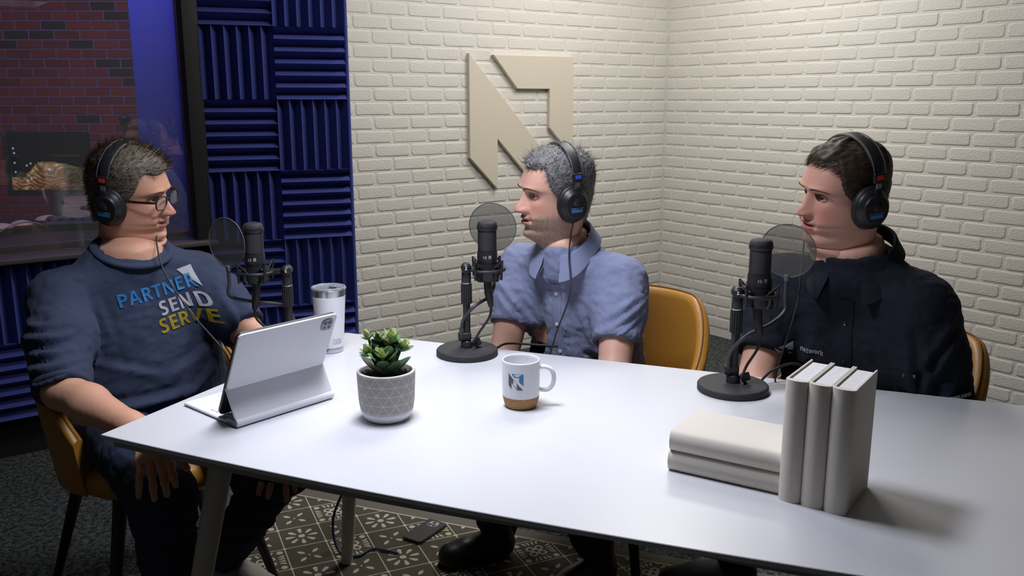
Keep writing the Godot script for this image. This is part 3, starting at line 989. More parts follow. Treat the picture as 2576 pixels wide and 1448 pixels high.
func book_mb(w: float, h: float, d: float) -> Array:
	# x: thickness, y: height, z: from the spine (0) to the fore edge (d)
	var out := PackedVector2Array(); var t := 0.0028
	var bow := 0.008
	for i in 9:
		var a := PI * (i / 8.0)
		out.append(Vector2(cos(a) * w / 2, -sin(a) * bow))
	out.append(Vector2(-w / 2 - 0.0006, 0.008)); out.append(Vector2(-w / 2, 0.011)); out.append(Vector2(-w / 2, d)); out.append(Vector2(-w / 2 + t, d)); out.append(Vector2(-w / 2 + t, 0.004))
	out.append(Vector2(w / 2 - t, 0.004)); out.append(Vector2(w / 2 - t, d)); out.append(Vector2(w / 2, d)); out.append(Vector2(w / 2, 0.011)); out.append(Vector2(w / 2 + 0.0006, 0.008))
	var c := MB.new()
	# x stays x, polygon y -> z, extrusion -> y
	c.prism(Transform3D(Basis(Vector3(1, 0, 0), Vector3(0, 0, 1), Vector3(0, -1, 0)), Vector3.ZERO), out, -h, 0.0)
	# smooth the spine
	c.normals()
	for i in c.v.size():
		var q := c.v[i]
		if q.z < 0.0001 and absf(c.nrm[i].y) < 0.5: c.nrm[i] = Vector3(q.x / (w / 2) * 1.0, 0, -0.25 - 0.9 * (-q.z / bow)).normalized()
	var p := MB.new()
	var k := 10
	var pw := w - 2 * t - 0.0006
	for i in k:
		p.box(Transform3D(Basis(), Vector3(-pw / 2 + pw * (i + 0.5) / k, h / 2, 0.003 + (d - 0.008) / 2)), Vector3(pw / k - 0.00025, h - 0.007, d - 0.008), 0.0004)
	return [c, p]

func build_books() -> void:
	var linen := mat("cream linen book cloth", rgb(216, 210, 199), 0.85, 0.0, 0.3)
	bumpy(linen, noise_tex("linen", 0.3, [], 256), 14.0, 0.06)
	var paper := mat("white paper", rgb(236, 236, 238), 0.8)
	var e1 := Vector3(0.30, 0, 0.954); var e2 := Vector3(0.954, 0, -0.30)
	var w := 0.0365; var h := 0.212; var d := 0.132
	var b := book_mb(w, h, d)
	var cm: Mesh = b[0].mesh(); var pm: Mesh = b[1].mesh()
	var front := Vector3(-2.877, TOP, 3.035)
	var lab := ["upright cream linen book next to the lying pair", "middle one of the three upright cream linen books", "upright cream linen book farthest from the lying pair"]
	for i in 3:
		var o := thing("book", lab[i], "book", Transform3D(Basis(e1, Vector3.UP, e2).orthonormalized(), front + e1 * (0.0375 * i) + e2 * 0.008), "cream books on the table")
		part("cover", cm, linen, o); part("pages", pm, paper, o)
	var f1 := Vector3(0.372, 0, 0.928); var f2 := Vector3(0.928, 0, -0.372)
	for i in 2:
		# lying: thickness up, height along f1, spine towards the viewer
		var o := thing("book", ["lower cream linen book of the lying pair", "upper cream linen book of the lying pair"][i], "book", Transform3D(Basis(Vector3.UP, f1, f2 if true else f2).orthonormalized(), Vector3(-2.943, TOP + w * (0.5 + i) + 0.0006 * (i + 1), 2.825) + f2 * (0.008 + 0.002 * i) + f1 * (0.001 * i)), "cream books on the table")
		part("cover", cm, linen, o); part("pages", pm, paper, o)

func emblem_polys() -> Array:
	return [PackedVector2Array([Vector2(0, 1), Vector2(0, 0.27), Vector2(0.21, 0.05), Vector2(0.21, 0.46), Vector2(0.63, 0), Vector2(0.97, 0)]), PackedVector2Array([Vector2(0.22, 0.99), Vector2(0.42, 0.78), Vector2(0.73, 0.78), Vector2(0.73, 0.5), Vector2(1.0, 0.27), Vector2(1.0, 0.98)])]

func bend_round(mb: MB, axis: Transform3D, r: float) -> MB:
	# bends x,y artwork around a vertical cylinder whose axis frame looks along z
	for i in mb.v.size():
		var q := mb.v[i]; var a := q.x / r
		mb.v[i] = axis * Vector3(sin(a) * (r + q.z), q.y, cos(a) * (r + q.z))
	return mb

func subdivided(poly: PackedVector2Array, step: float) -> PackedVector2Array:
	var out := PackedVector2Array()
	for i in poly.size():
		var a := poly[i]; var b := poly[(i + 1) % poly.size()]
		var n := maxi(1, int(a.distance_to(b) / step))
		for k in n: out.append(a.lerp(b, float(k) / n))
	return out

func build_mug() -> void:
	var o := thing("mug", "white mug with a cork base and a blue and grey emblem", "mug", Transform3D(Basis(RT, Vector3.UP, -FW), Vector3(-2.943, TOP, 2.388)))
	var white := mat("white glazed ceramic", rgb(232, 233, 238), 0.3, 0.0, 0.5)
	var b := MB.new()
	b.lathe(Transform3D(), [Vector2(0.0400, 0.026), Vector2(0.0405, 0.0275), Vector2(0.0412, 0.05), Vector2(0.0414, 0.103), Vector2(0.0410, 0.1055), Vector2(0.0395, 0.1065), Vector2(0.0382, 0.105), Vector2(0.0376, 0.1), Vector2(0.0368, 0.03), Vector2(0.034, 0.022), Vector2(0.0, 0.02)], 48)
	var body := part("body", b, white, o)
	var c := MB.new()
	c.lathe(Transform3D(), [Vector2(0.0, 0.0), Vector2(0.0325, 0.0), Vector2(0.0338, 0.0012), Vector2(0.0375, 0.01), Vector2(0.0402, 0.0225), Vector2(0.0404, 0.026), Vector2(0.0395, 0.0268)], 48)
	var cork := mat("cork", Color(1, 1, 1), 0.85)
	cork.albedo_texture = noise_tex("cork", 0.08, [[0.0, rgb(122, 88, 52)], [0.4, rgb(168, 128, 84)], [0.7, rgb(188, 150, 104)], [1.0, rgb(206, 170, 124)]], 256, FastNoiseLite.TYPE_CELLULAR, 3)
	bumpy(cork, noise_tex("corkb", 0.1), 12.0, 0.04)
	part("cork_base", c, cork, o)
	var h := MB.new()
	h.tube(spline([Vector3(0.039, 0.088, 0), Vector3(0.052, 0.0885, 0), Vector3(0.066, 0.082, 0), Vector3(0.072, 0.066, 0), Vector3(0.069, 0.047, 0), Vector3(0.058, 0.0365, 0), Vector3(0.039, 0.038, 0)], 6), 0.0062, 12, true, 0.8, Vector3(0, 0, 1))
	part("handle", h, white, o)
	var cols := [mat("grey emblem print", rgb(90, 92, 110), 0.5), mat("blue emblem print", rgb(60, 128, 186), 0.5)]
	var k := 0
	for poly in emblem_polys():
		var q := PackedVector2Array()
		for e in subdivided(poly, 0.08): q.append((e - Vector2(0.5, 0.5)) * Vector2(0.034, 0.036))
		var m := MB.new()
		m.prism(Transform3D(Basis(), Vector3(-0.012, 0.066, 0)), q, 0.0, 0.0004)
		part("emblem", bend_round(m, Transform3D(), 0.0414), cols[k], body)
		k += 1

func build_plant() -> void:
	var at := Vector3(-3.214, TOP, 2.276)
	var fr := Transform3D(Basis(RT, Vector3.UP, -FW), at)
	var o := thing("potted_succulent", "green succulent with pale leaf tips in a grey pot with white triangle lines", "potted plant", fr)
	var pb := MB.new()
	pb.lathe(Transform3D(), [Vector2(0.0555, 0.022), Vector2(0.0585, 0.04), Vector2(0.0612, 0.1), Vector2(0.0612, 0.104)], 56)
	var pm := mat("grey stoneware with white triangle lines", Color(1, 1, 1), 0.75)
	var im := Image.create(1024, 256, false, Image.FORMAT_RGB8)
	for y in 256:
		for x in 1024:
			var u := x / 1024.0 * 14.0; var v := (1.0 - y / 256.0) * 4.2 - 0.1
			var r := floorf(v); var fv := v - r
			var fu := fposmod(u + (0.5 if int(r) % 2 != 0 else 0.0), 1.0)
			var d := minf(minf(fv, 1.0 - fv) * 0.0186, absf(absf(fu - 0.5) * 2.0 - (1.0 - fv)) * 0.0275 * 0.5 * 0.83)
			var c := rgb(172, 168, 163)
			if d < 0.0007: c = rgb(206, 205, 206)
			im.set_pixel(x, y, c)
	pm.albedo_texture = ImageTexture.create_from_image(im)
	pm.uv1_scale = Vector3(1, -1.0 / 0.082, 1); pm.uv1_offset = Vector3(0, 1.0 + 0.022 / 0.082, 0)
	part("pot", pb, pm, o, true)
	var wb := MB.new()
	wb.lathe(Transform3D(), [Vector2(0.0, 0.0), Vector2(0.042, 0.0), Vector2(0.047, 0.003), Vector2(0.0535, 0.014), Vector2(0.0557, 0.0225), Vector2(0.05, 0.024)], 56)
	part("pot_foot", wb, mat("white glazed ceramic"), o)
	var rm := MB.new()
	rm.lathe(Transform3D(), [Vector2(0.0612, 0.103), Vector2(0.0608, 0.1055), Vector2(0.0590, 0.1068), Vector2(0.0555, 0.106), Vector2(0.0542, 0.103), Vector2(0.053, 0.085)], 56)
	part("rim", rm, mat("pale stoneware rim", rgb(205, 202, 198), 0.7), o)
	var so := MB.new()
	so.lathe(Transform3D(), [Vector2(0.054, 0.092), Vector2(0.03, 0.096), Vector2(0.0, 0.098)], 30)
	var soil := mat("dark potting soil", rgb(48, 42, 38), 0.95)
	bumpy(soil, noise_tex("soil", 0.08), 14.0, 0.5)
	part("soil", so, soil, o)
	var rng := RandomNumberGenerator.new(); rng.seed = 5
	var gr := MB.new()
	for i in 420:
		var a := rng.randf() * TAU; var r := 0.052 * sqrt(rng.randf())
		gr.box(T(Vector3(cos(a) * r, 0.0955 + 0.0025 * rng.randf(), sin(a) * r), rng.randf() * 6.0, rng.randf() * 6.0), Vector3(0.003, 0.002, 0.0026) * rng.randf_range(0.5, 1.3), 0.0004)
	var go := part("grit", gr, mat("dark grit", rgb(70, 62, 58), 0.9), o)
	go.set_meta("kind", "stuff")
	# leaves: three tones, each leaf its own part
	var leaf := MB.new()
	var L := 11
	var rows := []
	for j in L:
		var t := float(j) / (L - 1)
		var w := 0.30 * pow(sin(PI * pow(clampf(t * 0.93 + 0.05, 0, 1), 0.85)), 0.8) + 0.03 * (1 - t)
		if j == L - 1: w = 0.004
		var bend := 0.16 * t * t
		var th := 0.05 * (1.0 - t * 0.7)
		var row := []
		for k in 8:
			var a := TAU * k / 8.0
			var x := cos(a) * w
			row.append(leaf.p(Vector3(x, t - 0.05 * t * t, bend + sin(a) * th + 0.22 * x * x / maxf(w, 0.05))))
		rows.append(row)
	for j in L - 1:
		for k in 8: leaf.quad(rows[j][k], rows[j][(k + 1) % 8], rows[j + 1][(k + 1) % 8], rows[j + 1][k])
	var lm := leaf.mesh()
	var greens := [mat("dark green leaf", rgb(58, 88, 58), 0.45), mat("mid green leaf", rgb(92, 128, 82), 0.45), mat("pale green leaf", rgb(164, 188, 112), 0.45), mat("yellow green leaf", rgb(196, 206, 146), 0.45), mat("blush tipped leaf", rgb(190, 186, 138), 0.45)]
	for m in greens:
		m.backlight_enabled = true; m.backlight = m.albedo_color * 0.35
	var stem_m := mat("green stem", rgb(70, 96, 60), 0.6)
	# [x, height above the rim, towards viewer, size, tone]
	for ro in [[0.013, 0.066, 0.000, 0.031, 1, 0.0], [-0.038, 0.072, -0.005, 0.019, 1, 0.35], [-0.002, 0.034, 0.026, 0.031, 1, 0.45], [-0.034, 0.040, 0.008, 0.026, 1, 0.5], [0.036, 0.050, 0.004, 0.026, 1, -0.1], [0.012, 0.046, -0.022, 0.028, 0, 0.0], [-0.016, 0.058, -0.018, 0.026, 0, 0.0]]:
		var base := Vector3(ro[0], 0.106 + ro[1], ro[2])
		var axis := (base - Vector3(ro[0] * 0.25, 0.085, ro[2] * 0.2)).normalized()
		var sm := MB.new()
		sm.tube([Vector3(ro[0] * 0.25, 0.09, ro[2] * 0.2), base + axis * 0.004], [0.0028, 0.002], 7)
		part("stem", sm, stem_m, o)
		for ring in 3:
			var cnt: int = [4, 4, 3][ring]
			for k in cnt:
				var a: float = TAU * (k + 0.5 * ring) / cnt + ro[0] * 70.0 + rng.randf_range(-0.2, 0.2)
				var tilt: float = [1.15, 0.75, 0.35][ring]
				var dir := (axis * cos(tilt) + look(Vector3.ZERO, axis).basis * Vector3(cos(a), 0, sin(a)) * sin(tilt)).normalized()
				var lf := part("leaf", lm, greens[[1, 2, 3][ring] if ro[4] == 1 else [0, 1, 2][ring]] if rng.randf() > 0.12 else greens[4], o)
				var fr2 := look(base - axis * (0.010 * (1 - ring * 0.5)), dir, axis)
				# leaf's z (cupped side) towards the axis
				var zz := (axis - dir * axis.dot(dir)).normalized()
				lf.transform = Transform3D(Basis(dir.cross(zz), dir, zz) * (ro[3] * [1.15, 1.0, 0.8][ring] * rng.randf_range(0.9, 1.1)), fr2.origin)
	for k in 15:
		var a := TAU * k / 15.0 + rng.randf_range(-0.15, 0.15)
		var low := k % 2 == 0
		var tilt := rng.randf_range(0.85, 1.2) if low else rng.randf_range(0.55, 0.9)
		var dir := Vector3(cos(a) * sin(tilt), cos(tilt), sin(a) * sin(tilt))
		var lf := part("leaf", lm, greens[0] if k % 3 else greens[1], o)
		var zz := (Vector3.UP - dir * dir.y).normalized()
		lf.transform = Transform3D(Basis(dir.cross(zz), dir, zz) * rng.randf_range(0.046, 0.060), Vector3(cos(a) * 0.008, 0.098 + (0.0 if low else 0.02), sin(a) * 0.008))

func build_tumbler() -> void:
	var o := thing("tumbler", "tall white steel tumbler with a clear lid and silver rim", "tumbler", Transform3D(Basis(RT, Vector3.UP, -FW), Vector3(-3.088, TOP, 1.740)))
	var white := mat("white powder coat", rgb(230, 232, 238), 0.5)
	var steel := mat("brushed steel", rgb(196, 198, 202), 0.28, 1.0)
	var b := MB.new()
	b.lathe(Transform3D(), [Vector2(0.0338, 0.0145), Vector2(0.0342, 0.0155), Vector2(0.0432, 0.152), Vector2(0.0428, 0.1525)], 48)
	var body := part("body", b, white, o)
	var f := MB.new()
	f.lathe(Transform3D(), [Vector2(0.0, 0.0), Vector2(0.031, 0.0), Vector2(0.0326, 0.0016), Vector2(0.0335, 0.0148), Vector2(0.03, 0.0148)], 48)
	part("steel_base", f, steel, o)
	var r := MB.new()
	r.lathe(Transform3D(), [Vector2(0.0428, 0.1522), Vector2(0.0438, 0.170), Vector2(0.0432, 0.1715), Vector2(0.0418, 0.1715), Vector2(0.0405, 0.15), Vector2(0.0, 0.02)], 48)
	part("steel_rim", r, steel, o)
	var l := MB.new()
	l.lathe(Transform3D(), [Vector2(0.0412, 0.166), Vector2(0.0448, 0.1722), Vector2(0.0452, 0.1745), Vector2(0.0440, 0.1765), Vector2(0.0405, 0.1765), Vector2(0.0385, 0.1725), Vector2(0.0, 0.1715)], 48)
	var clear := mat("clear plastic lid", Color(0.75, 0.78, 0.82, 0.35), 0.1)
	clear.transparency = BaseMaterial3D.TRANSPARENCY_ALPHA
	part("lid", l, clear, o)
	var s := MB.new()
	s.box(Transform3D(Basis(), Vector3(0.012, 0.1765, 0.0)), Vector3(0.02, 0.008, 0.016), 0.003)
	s.box(Transform3D(Basis(), Vector3(0.045, 0.173, 0.01)), Vector3(0.006, 0.006, 0.02), 0.002)
	part("slider", s, mat("clear grey plastic", rgb(120, 124, 130), 0.2), o)
	var grey := mat("grey print", rgb(120, 122, 128), 0.5)
	var t := text_mb("YETI", 0.0058, 0.0004, "Droid Sans", false)
	for i in t.v.size(): t.v[i] += Vector3(0.0255, 0.034, 0.0)
	part("lettering", bend_round(t, Transform3D(), 0.0355), grey, body)
	var q := MB.new()
	for e in [[Vector3(0.0255, 0.0395, 0), Vector2(0.022, 0.0004)], [Vector3(0.0255, 0.0285, 0), Vector2(0.022, 0.0004)], [Vector3(0.0145, 0.034, 0), Vector2(0.0004, 0.011)], [Vector3(0.0365, 0.034, 0), Vector2(0.0004, 0.011)]]:
		var n := 8
		for k in n:
			q.box(Transform3D(Basis(), e[0] + Vector3(e[1].x * ((k + 0.5) / n - 0.5), 0, 0)), Vector3(e[1].x / n + 0.0001, e[1].y, 0.0006), 0.0)
	part("frame_print", bend_round(q, Transform3D(), 0.0357), grey, body)

func build_tablet() -> void:
	var A := Vector3(-3.493, TOP, 2.150); var u := Vector3(0.9766, 0, -0.2150); var nr := Vector3(-0.2150, 0, -0.9766)
	# x along the hinge, y up, z towards the viewer (away from the user)
	var o := thing("tablet", "white tablet in a folding keyboard case, its back towards the viewer", "tablet", Transform3D(Basis(u, Vector3.UP, -nr), A))
	var case := mat("white case", rgb(222, 223, 231), 0.6)
	var W := 0.245
	var k := MB.new()
	k.box(Transform3D(Basis(), Vector3(W / 2, 0.0045, -0.108)), Vector3(W, 0.008, 0.205), 0.003)
	var kb := part("keyboard", k, case, o)
	var key := MB.new()
	key.box(Transform3D(), Vector3(0.0145, 0.0022, 0.0135), 0.0008)
	var km := key.mesh()
	for r in 5:
		for c in 13:
			var q := part("key", km, mat("white key", rgb(236, 237, 242), 0.6), kb)
			q.position = Vector3(0.021 + c * 0.0169, 0.0094, -0.115 + r * 0.0165 - 0.0)
	var tp := MB.new()
	tp.box(Transform3D(Basis(), Vector3(W / 2, 0.0088, -0.17)), Vector3(0.1, 0.0012, 0.05), 0.0005)
	part("trackpad", tp, mat("white key"), kb)
	var h := MB.new()
	h.tube([Vector3(0, 0.0095, -0.004), Vector3(W, 0.0095, -0.004)], 0.0085, 16)
	part("hinge", h, case, o)
	var hc := MB.new()
	hc.box(Transform3D(Basis(), Vector3(-0.0005, 0.009, -0.018)), Vector3(0.003, 0.014, 0.034), 0.002)
	part("hinge_end", hc, mat("grey hinge cap", rgb(110, 108, 110), 0.45), o)
	# lower flap, from the hinge up and towards the user
	var p0 := Vector2(-0.002, 0.012); var p1 := Vector2(-0.036, 0.082)     # (z, y)
	panel(o, "flap", case, W, p0, p1, 0.005, 0.006)
	var t0 := Vector2(-0.070, 0.013); var t1 := Vector2(0.024, 0.205)
	# tablet itself: screen side towards the user
	var d := (t1 - t0).normalized()
	var nn := Vector2(d.y, -d.x)       # towards the viewer
	var body := panel(o, "tablet_body", mat("dark tablet edge", rgb(60, 60, 66), 0.4, 0.5), W, t0, t1, 0.006, 0.012)
	# case back covers the part above the fold
	var f := t0.lerp(t1, 0.34)
	panel(o, "back_cover", case, W, f + nn * 0.0065, t1 + nn * 0.0055, 0.004, 0.010)
	var side := panel(o, "screen", mat("black glass", rgb(10, 10, 12), 0.1), W - 0.012, t0 - nn * 0.0035 + d * 0.006, t1 - nn * 0.0035 - d * 0.006, 0.0008, 0.008, 0.006)
	var cb := MB.new()
	var c := t1 - d * 0.024 + nn * 0.0085
	var bx := Basis(Vector3(1, 0, 0), Vector3(0, d.y, d.x), Vector3(0, nn.y, nn.x))
	cb.prism(Transform3D(bx, Vector3(W - 0.024, c.y, c.x)), rounded(0.029, 0.029, 0.008), -0.001, 0.0018, 0.0006)
	var cam := part("camera_bump", cb, mat("grey camera glass", rgb(140, 142, 154), 0.3), o)
	for e in [[-0.006, 0.006, 0.0048], [0.006, 0.006, 0.0048], [-0.006, -0.006, 0.0026], [0.006, -0.006, 0.0030]]:
		var l := MB.new()
		l.lathe(Transform3D(bx, Vector3(W - 0.024, c.y, c.x)) * Transform3D(Basis(Vector3(1, 0, 0), PI / 2), Vector3(e[0], e[1], 0.0018)), [Vector2(e[2], 0.0), Vector2(e[2], 0.0008), Vector2(e[2] * 0.7, 0.0008), Vector2(e[2] * 0.6, 0.0003), Vector2(0, 0.0003)], 16)
		part("lens", l, mat("lens glass", rgb(52, 54, 62), 0.15), cam)

func rounded(w: float, h: float, r: float, seg := 5) -> PackedVector2Array:
	var o := PackedVector2Array()
	for c in [[1, 1, 0.0], [-1, 1, 90.0], [-1, -1, 180.0], [1, -1, 270.0]]:
		for k in seg:
			var a := deg_to_rad(c[2] + 90.0 * k / (seg - 1))
			o.append(Vector2(c[0] * (w / 2 - r) + cos(a) * r, c[1] * (h / 2 - r) + sin(a) * r))
	return o

func panel(o: Node, called: String, m: Material, w: float, a: Vector2, b: Vector2, th: float, rad: float, inset := 0.0) -> MeshInstance3D:
	# flat plate with rounded corners between two lines given as (z, y)
	var d := (b - a).normalized(); var l := a.distance_to(b)
	var nn := Vector2(d.y, -d.x)
	var mb := MB.new()
	var c := (a + b) / 2.0
	var bx := Basis(Vector3(1, 0, 0), Vector3(0, d.y, d.x), Vector3(0, nn.y, nn.x))
	mb.prism(Transform3D(bx, Vector3(w / 2 + inset, c.y, c.x)), rounded(w, l, rad), -th / 2, th / 2, 0.0008)
	return part(called, mb, m, o)

func desk_mic(label: String, at: Vector3, dir: Vector3, reach: float, pop: Vector3, pn: Vector3, lead: Array, g: String) -> void:
	dir.y = 0; dir = dir.normalized()
	var fr := Transform3D(Basis(dir, Vector3.UP, dir.cross(Vector3.UP)), at)
	var o := thing("desk_microphone", label, "microphone", fr, g)
	var inv := fr.affine_inverse()
	var black := mat("satin black metal", rgb(38, 38, 41), 0.45, 0.2)
	var rough := mat("black powder coat", rgb(44, 44, 46), 0.7)
	bumpy(rough, noise_tex("powder", 0.3, [], 256), 20.0, 0.03)
	var rubber := mat("black rubber", rgb(30, 30, 33), 0.6)
	var b := MB.new()
	b.lathe(Transform3D(), [Vector2(0.0, 0.0), Vector2(0.079, 0.0), Vector2(0.081, 0.002), Vector2(0.081, 0.013), Vector2(0.079, 0.016), Vector2(0.075, 0.018), Vector2(0.03, 0.0195), Vector2(0.0, 0.02)], 56)
	part("base", b, rough, o)
	var p := MB.new()
	p.tube([Vector3(0, 0.018, 0), Vector3(0, 0.2, 0)], 0.0095, 18)
	p.lathe(Transform3D(Basis(), Vector3(0, 0.019, 0)), [Vector2(0.016, 0.0), Vector2(0.016, 0.016), Vector2(0.0095, 0.02)], 18)
	part("pole", p, black, o)
	var c := MB.new()
	for k in 14:
		var a := TAU * k / 14.0
		c.tube([Vector3(cos(a) * 0.0118, 0.139, sin(a) * 0.0118), Vector3(cos(a) * 0.0118, 0.19, sin(a) * 0.0118)], 0.0026, 6)
	c.lathe(Transform3D(), [Vector2(0.0, 0.138), Vector2(0.0122, 0.138), Vector2(0.0122, 0.191), Vector2(0.0, 0.193)], 20)
	part("clutch", c, rubber, o)
	var cr := MB.new()
	cr.lathe(Transform3D(), [Vector2(0.0125, 0.192), Vector2(0.0128, 0.193), Vector2(0.0128, 0.195), Vector2(0.0125, 0.196)], 20)
	part("clutch_ring", cr, mat("chrome", rgb(200, 200, 205), 0.2, 1.0), o)
	var kn := MB.new()
	kn.tube([Vector3(0, 0.196, 0), Vector3(0, 0.222, 0)], [0.0125, 0.0118], 18)
	kn.tube([Vector3(0.0, 0.232, -0.012), Vector3(0.0, 0.232, 0.012)], 0.0135, 18)
	kn.box(Transform3D(Basis(), Vector3(0.0, 0.219, 0)), Vector3(0.02, 0.026, 0.018), 0.004)
	part("knuckle", kn, black, o)
	var sc := MB.new()
	sc.lathe(Transform3D(Basis(Vector3(1, 0, 0), PI / 2), Vector3(0.0, 0.232, 0.012)), [Vector2(0.0045, 0.0), Vector2(0.0045, 0.003), Vector2(0.0, 0.004)], 12)
	sc.lathe(Transform3D(Basis(Vector3(1, 0, 0), -PI / 2), Vector3(0.0, 0.232, -0.012)), [Vector2(0.0045, 0.0), Vector2(0.0045, 0.003), Vector2(0.0, 0.004)], 12)
	part("screw", sc, mat("chrome"), o)
	# shock mount: arm, outer ring, four posts and elastic struts, inner cup
	var X := reach
	var s := MB.new()
	s.box(Transform3D(Basis(Vector3(0, 0, 1), -0.1), Vector3((X - 0.03) * 0.5, 0.229, 0)), Vector3(maxf(X - 0.03, 0.02), 0.014, 0.012), 0.004)
	var ring := []
	for k in 33: ring.append(Vector3(X + cos(TAU * k / 32.0) * 0.043, 0.228, sin(TAU * k / 32.0) * 0.043))
	s.tube(ring, 0.0042, 8, false, 1.5)
	for k in 4:
		var a := TAU * (k + 0.5) / 4.0
		var e := Vector3(cos(a), 0, sin(a))
		s.tube([Vector3(X, 0.205, 0) + e * 0.046, Vector3(X, 0.256, 0) + e * 0.050], [0.004, 0.003], 8)
		s.box(Transform3D(Basis(Vector3.UP, -a), Vector3(X, 0.222, 0) + e * 0.031), Vector3(0.012, 0.034, 0.012), 0.002)
		s.box(Transform3D(Basis(Vector3.UP, -a), Vector3(X, 0.203, 0) + e * 0.028), Vector3(0.012, 0.01, 0.016), 0.002)
	s.lathe(Transform3D(Basis(), Vector3(X, 0, 0)), [Vector2(0.0, 0.196), Vector2(0.022, 0.197), Vector2(0.0285, 0.205), Vector2(0.0285, 0.24), Vector2(0.0275, 0.244)], 28)
	part("shock_mount", s, black, o)
	for k in 4:
		for w in [-0.5, 0.5]:
			var a := TAU * (k + 0.5) / 4.0
			var st := MB.new()
			st.tube([Vector3(X + cos(a) * 0.049, 0.254, sin(a) * 0.049), Vector3(X + cos(a + w) * 0.027, 0.224, sin(a + w) * 0.027)], 0.0022, 6)
			part("strut", st, rubber, o)
	var body := MB.new()
	var mt := Transform3D(Basis(), Vector3(X, 0, 0))
	body.lathe(mt, [Vector2(0.0, 0.238), Vector2(0.0242, 0.238), Vector2(0.0248, 0.24), Vector2(0.0248, 0.25), Vector2(0.0258, 0.2505), Vector2(0.0262, 0.262), Vector2(0.0258, 0.2745), Vector2(0.0244, 0.276), Vector2(0.0240, 0.33), Vector2(0.0262, 0.3315), Vector2(0.0266, 0.336), Vector2(0.0266, 0.341), Vector2(0.0255, 0.3435)], 40)
	part("microphone_body", body, black, o)
	var gr := MB.new()
	gr.lathe(mt, [Vector2(0.0256, 0.3425), Vector2(0.0248, 0.348), Vector2(0.021, 0.3525), Vector2(0.012, 0.355), Vector2(0.0, 0.3557)], 40)
	var mesh_m := mat("black wire mesh", rgb(48, 48, 52), 0.5, 0.5)
	bumpy(mesh_m, noise_tex("wire", 0.3, [], 256, FastNoiseLite.TYPE_CELLULAR, 1), 26.0, 0.1)
	part("grille_cap", gr, mesh_m, o)
	# grille windows, front and back, in a slim frame
	for sgn in [0.0, PI]:
		var gw := []
		for j in 2:
			var row := []
			for i in 13:
				var a: float = lerpf(-1.05, 1.05, i / 12.0) + sgn + PI / 2
				row.append(Vector3(X + cos(a) * 0.0249, lerpf(0.2785, 0.3275, j), sin(a) * 0.0249))
			row.reverse()
			gw.append(row)
		var gm := MB.new()
		gm.sheet(gw)
		part("grille", gm, mesh_m, o)
	# lettering on the lower band, towards the viewer
	var face := (inv.basis * -FW).normalized()
	var lf := Transform3D(Basis(Vector3.UP.cross(face), Vector3.UP, face), Vector3(X, 0.262, 0))
	var pr := mat("pale print", rgb(170, 172, 176), 0.5)
	part("lettering", bend_round(text_mb("CE  \u25CF", 0.0062, 0.0003), lf, 0.0263), pr, o)
	var cn := MB.new()
	cn.tube([Vector3(X, 0.2, 0), Vector3(X + 0.002, 0.165, 0.001), Vector3(X + 0.005, 0.15, 0.001), Vector3(X + 0.009, 0.128, 0.002)], [0.0105, 0.0105, 0.0098, 0.0062], 16)
	part("plug", cn, rubber, o)
	var pts := [Vector3(X + 0.009, 0.13, 0.002), Vector3(X + 0.004, 0.1, 0.004), Vector3(X * 0.55, 0.06, 0.012), Vector3(0.018, 0.03, 0.018)]
	for q in lead: pts.append(inv * q)
	var cab := MB.new()
	cab.tube(spline(pts, 8), 0.0032, 8)
	part("cable", cab, rubber, o)
	# thumb screw at the foot and clamp of the gooseneck
	var tk := MB.new()
	tk.box(Transform3D(Basis(Vector3(0, 0, 1), 0.3), Vector3(0.026, 0.036, 0.01)), Vector3(0.02, 0.02, 0.006), 0.002)
	tk.tube([Vector3(0.0, 0.034, 0.004), Vector3(0.026, 0.036, 0.01)], 0.004, 8)
	part("thumb_screw", tk, black, o)
	var cl := MB.new()
	cl.box(Transform3D(Basis(), Vector3(-0.006, 0.05, 0.0)), Vector3(0.034, 0.022, 0.024), 0.004)
	part("clamp", cl, black, o)
	var pl := inv * pop
	var n := (inv.basis * pn).normalized()
	var side := n.cross(Vector3.UP).normalized()
	var up := side.cross(n).normalized()
	var foot := pl - up * 0.068
	var gn := MB.new()
	gn.tube([Vector3(-0.014, 0.042, 0.006), Vector3(-0.014, 0.075, 0.006)], 0.0065, 10)
	gn.tube(spline([Vector3(-0.014, 0.07, 0.006), Vector3(-0.008, 0.1, 0.012), Vector3(0.02, 0.135, 0.02), foot.lerp(Vector3(0.04, 0.14, 0.02), 0.5) * Vector3(1, 0, 1) + Vector3(0, 0.148, 0), Vector3(foot.x, 0.165, foot.z), Vector3(foot.x, 0.2, foot.z), foot - up * 0.004], 8), 0.0046, 10)
	part("gooseneck", gn, mat("dark grey flex", rgb(58, 58, 62), 0.5), o)
	var pf := MB.new()
	var rr := []
	for k in 49: rr.append(pl + (side * cos(TAU * k / 48.0) + up * sin(TAU * k / 48.0)) * 0.064)
	pf.tube(rr, 0.0013, 6, false)
	pf.box(Transform3D(Basis(side, up, n), foot + up * 0.002), Vector3(0.012, 0.016, 0.01), 0.002)
	part("pop_filter_ring", pf, mat("grey wire", rgb(92, 92, 90), 0.5), o)
	var pm := MB.new()
	for sg in [1.0, -1.0]:
		var cc := pm.p(pl + n * 0.0006 * sg)
		var first := pm.v.size()
		for k in 48: pm.p(pl + n * 0.0006 * sg + (side * cos(TAU * k / 48.0) + up * sin(TAU * k / 48.0)) * 0.064)
		for k in 48:
			if sg > 0: pm.tri(cc, first + k, first + (k + 1) % 48)
			else: pm.tri(cc, first + (k + 1) % 48, first + k)
	var net := mat("sheer grey mesh", Color(0.40, 0.40, 0.38, 0.45), 0.9, 0.0, 0.0)
	net.transparency = BaseMaterial3D.TRANSPARENCY_ALPHA
	part("pop_filter_mesh", pm, net, o)

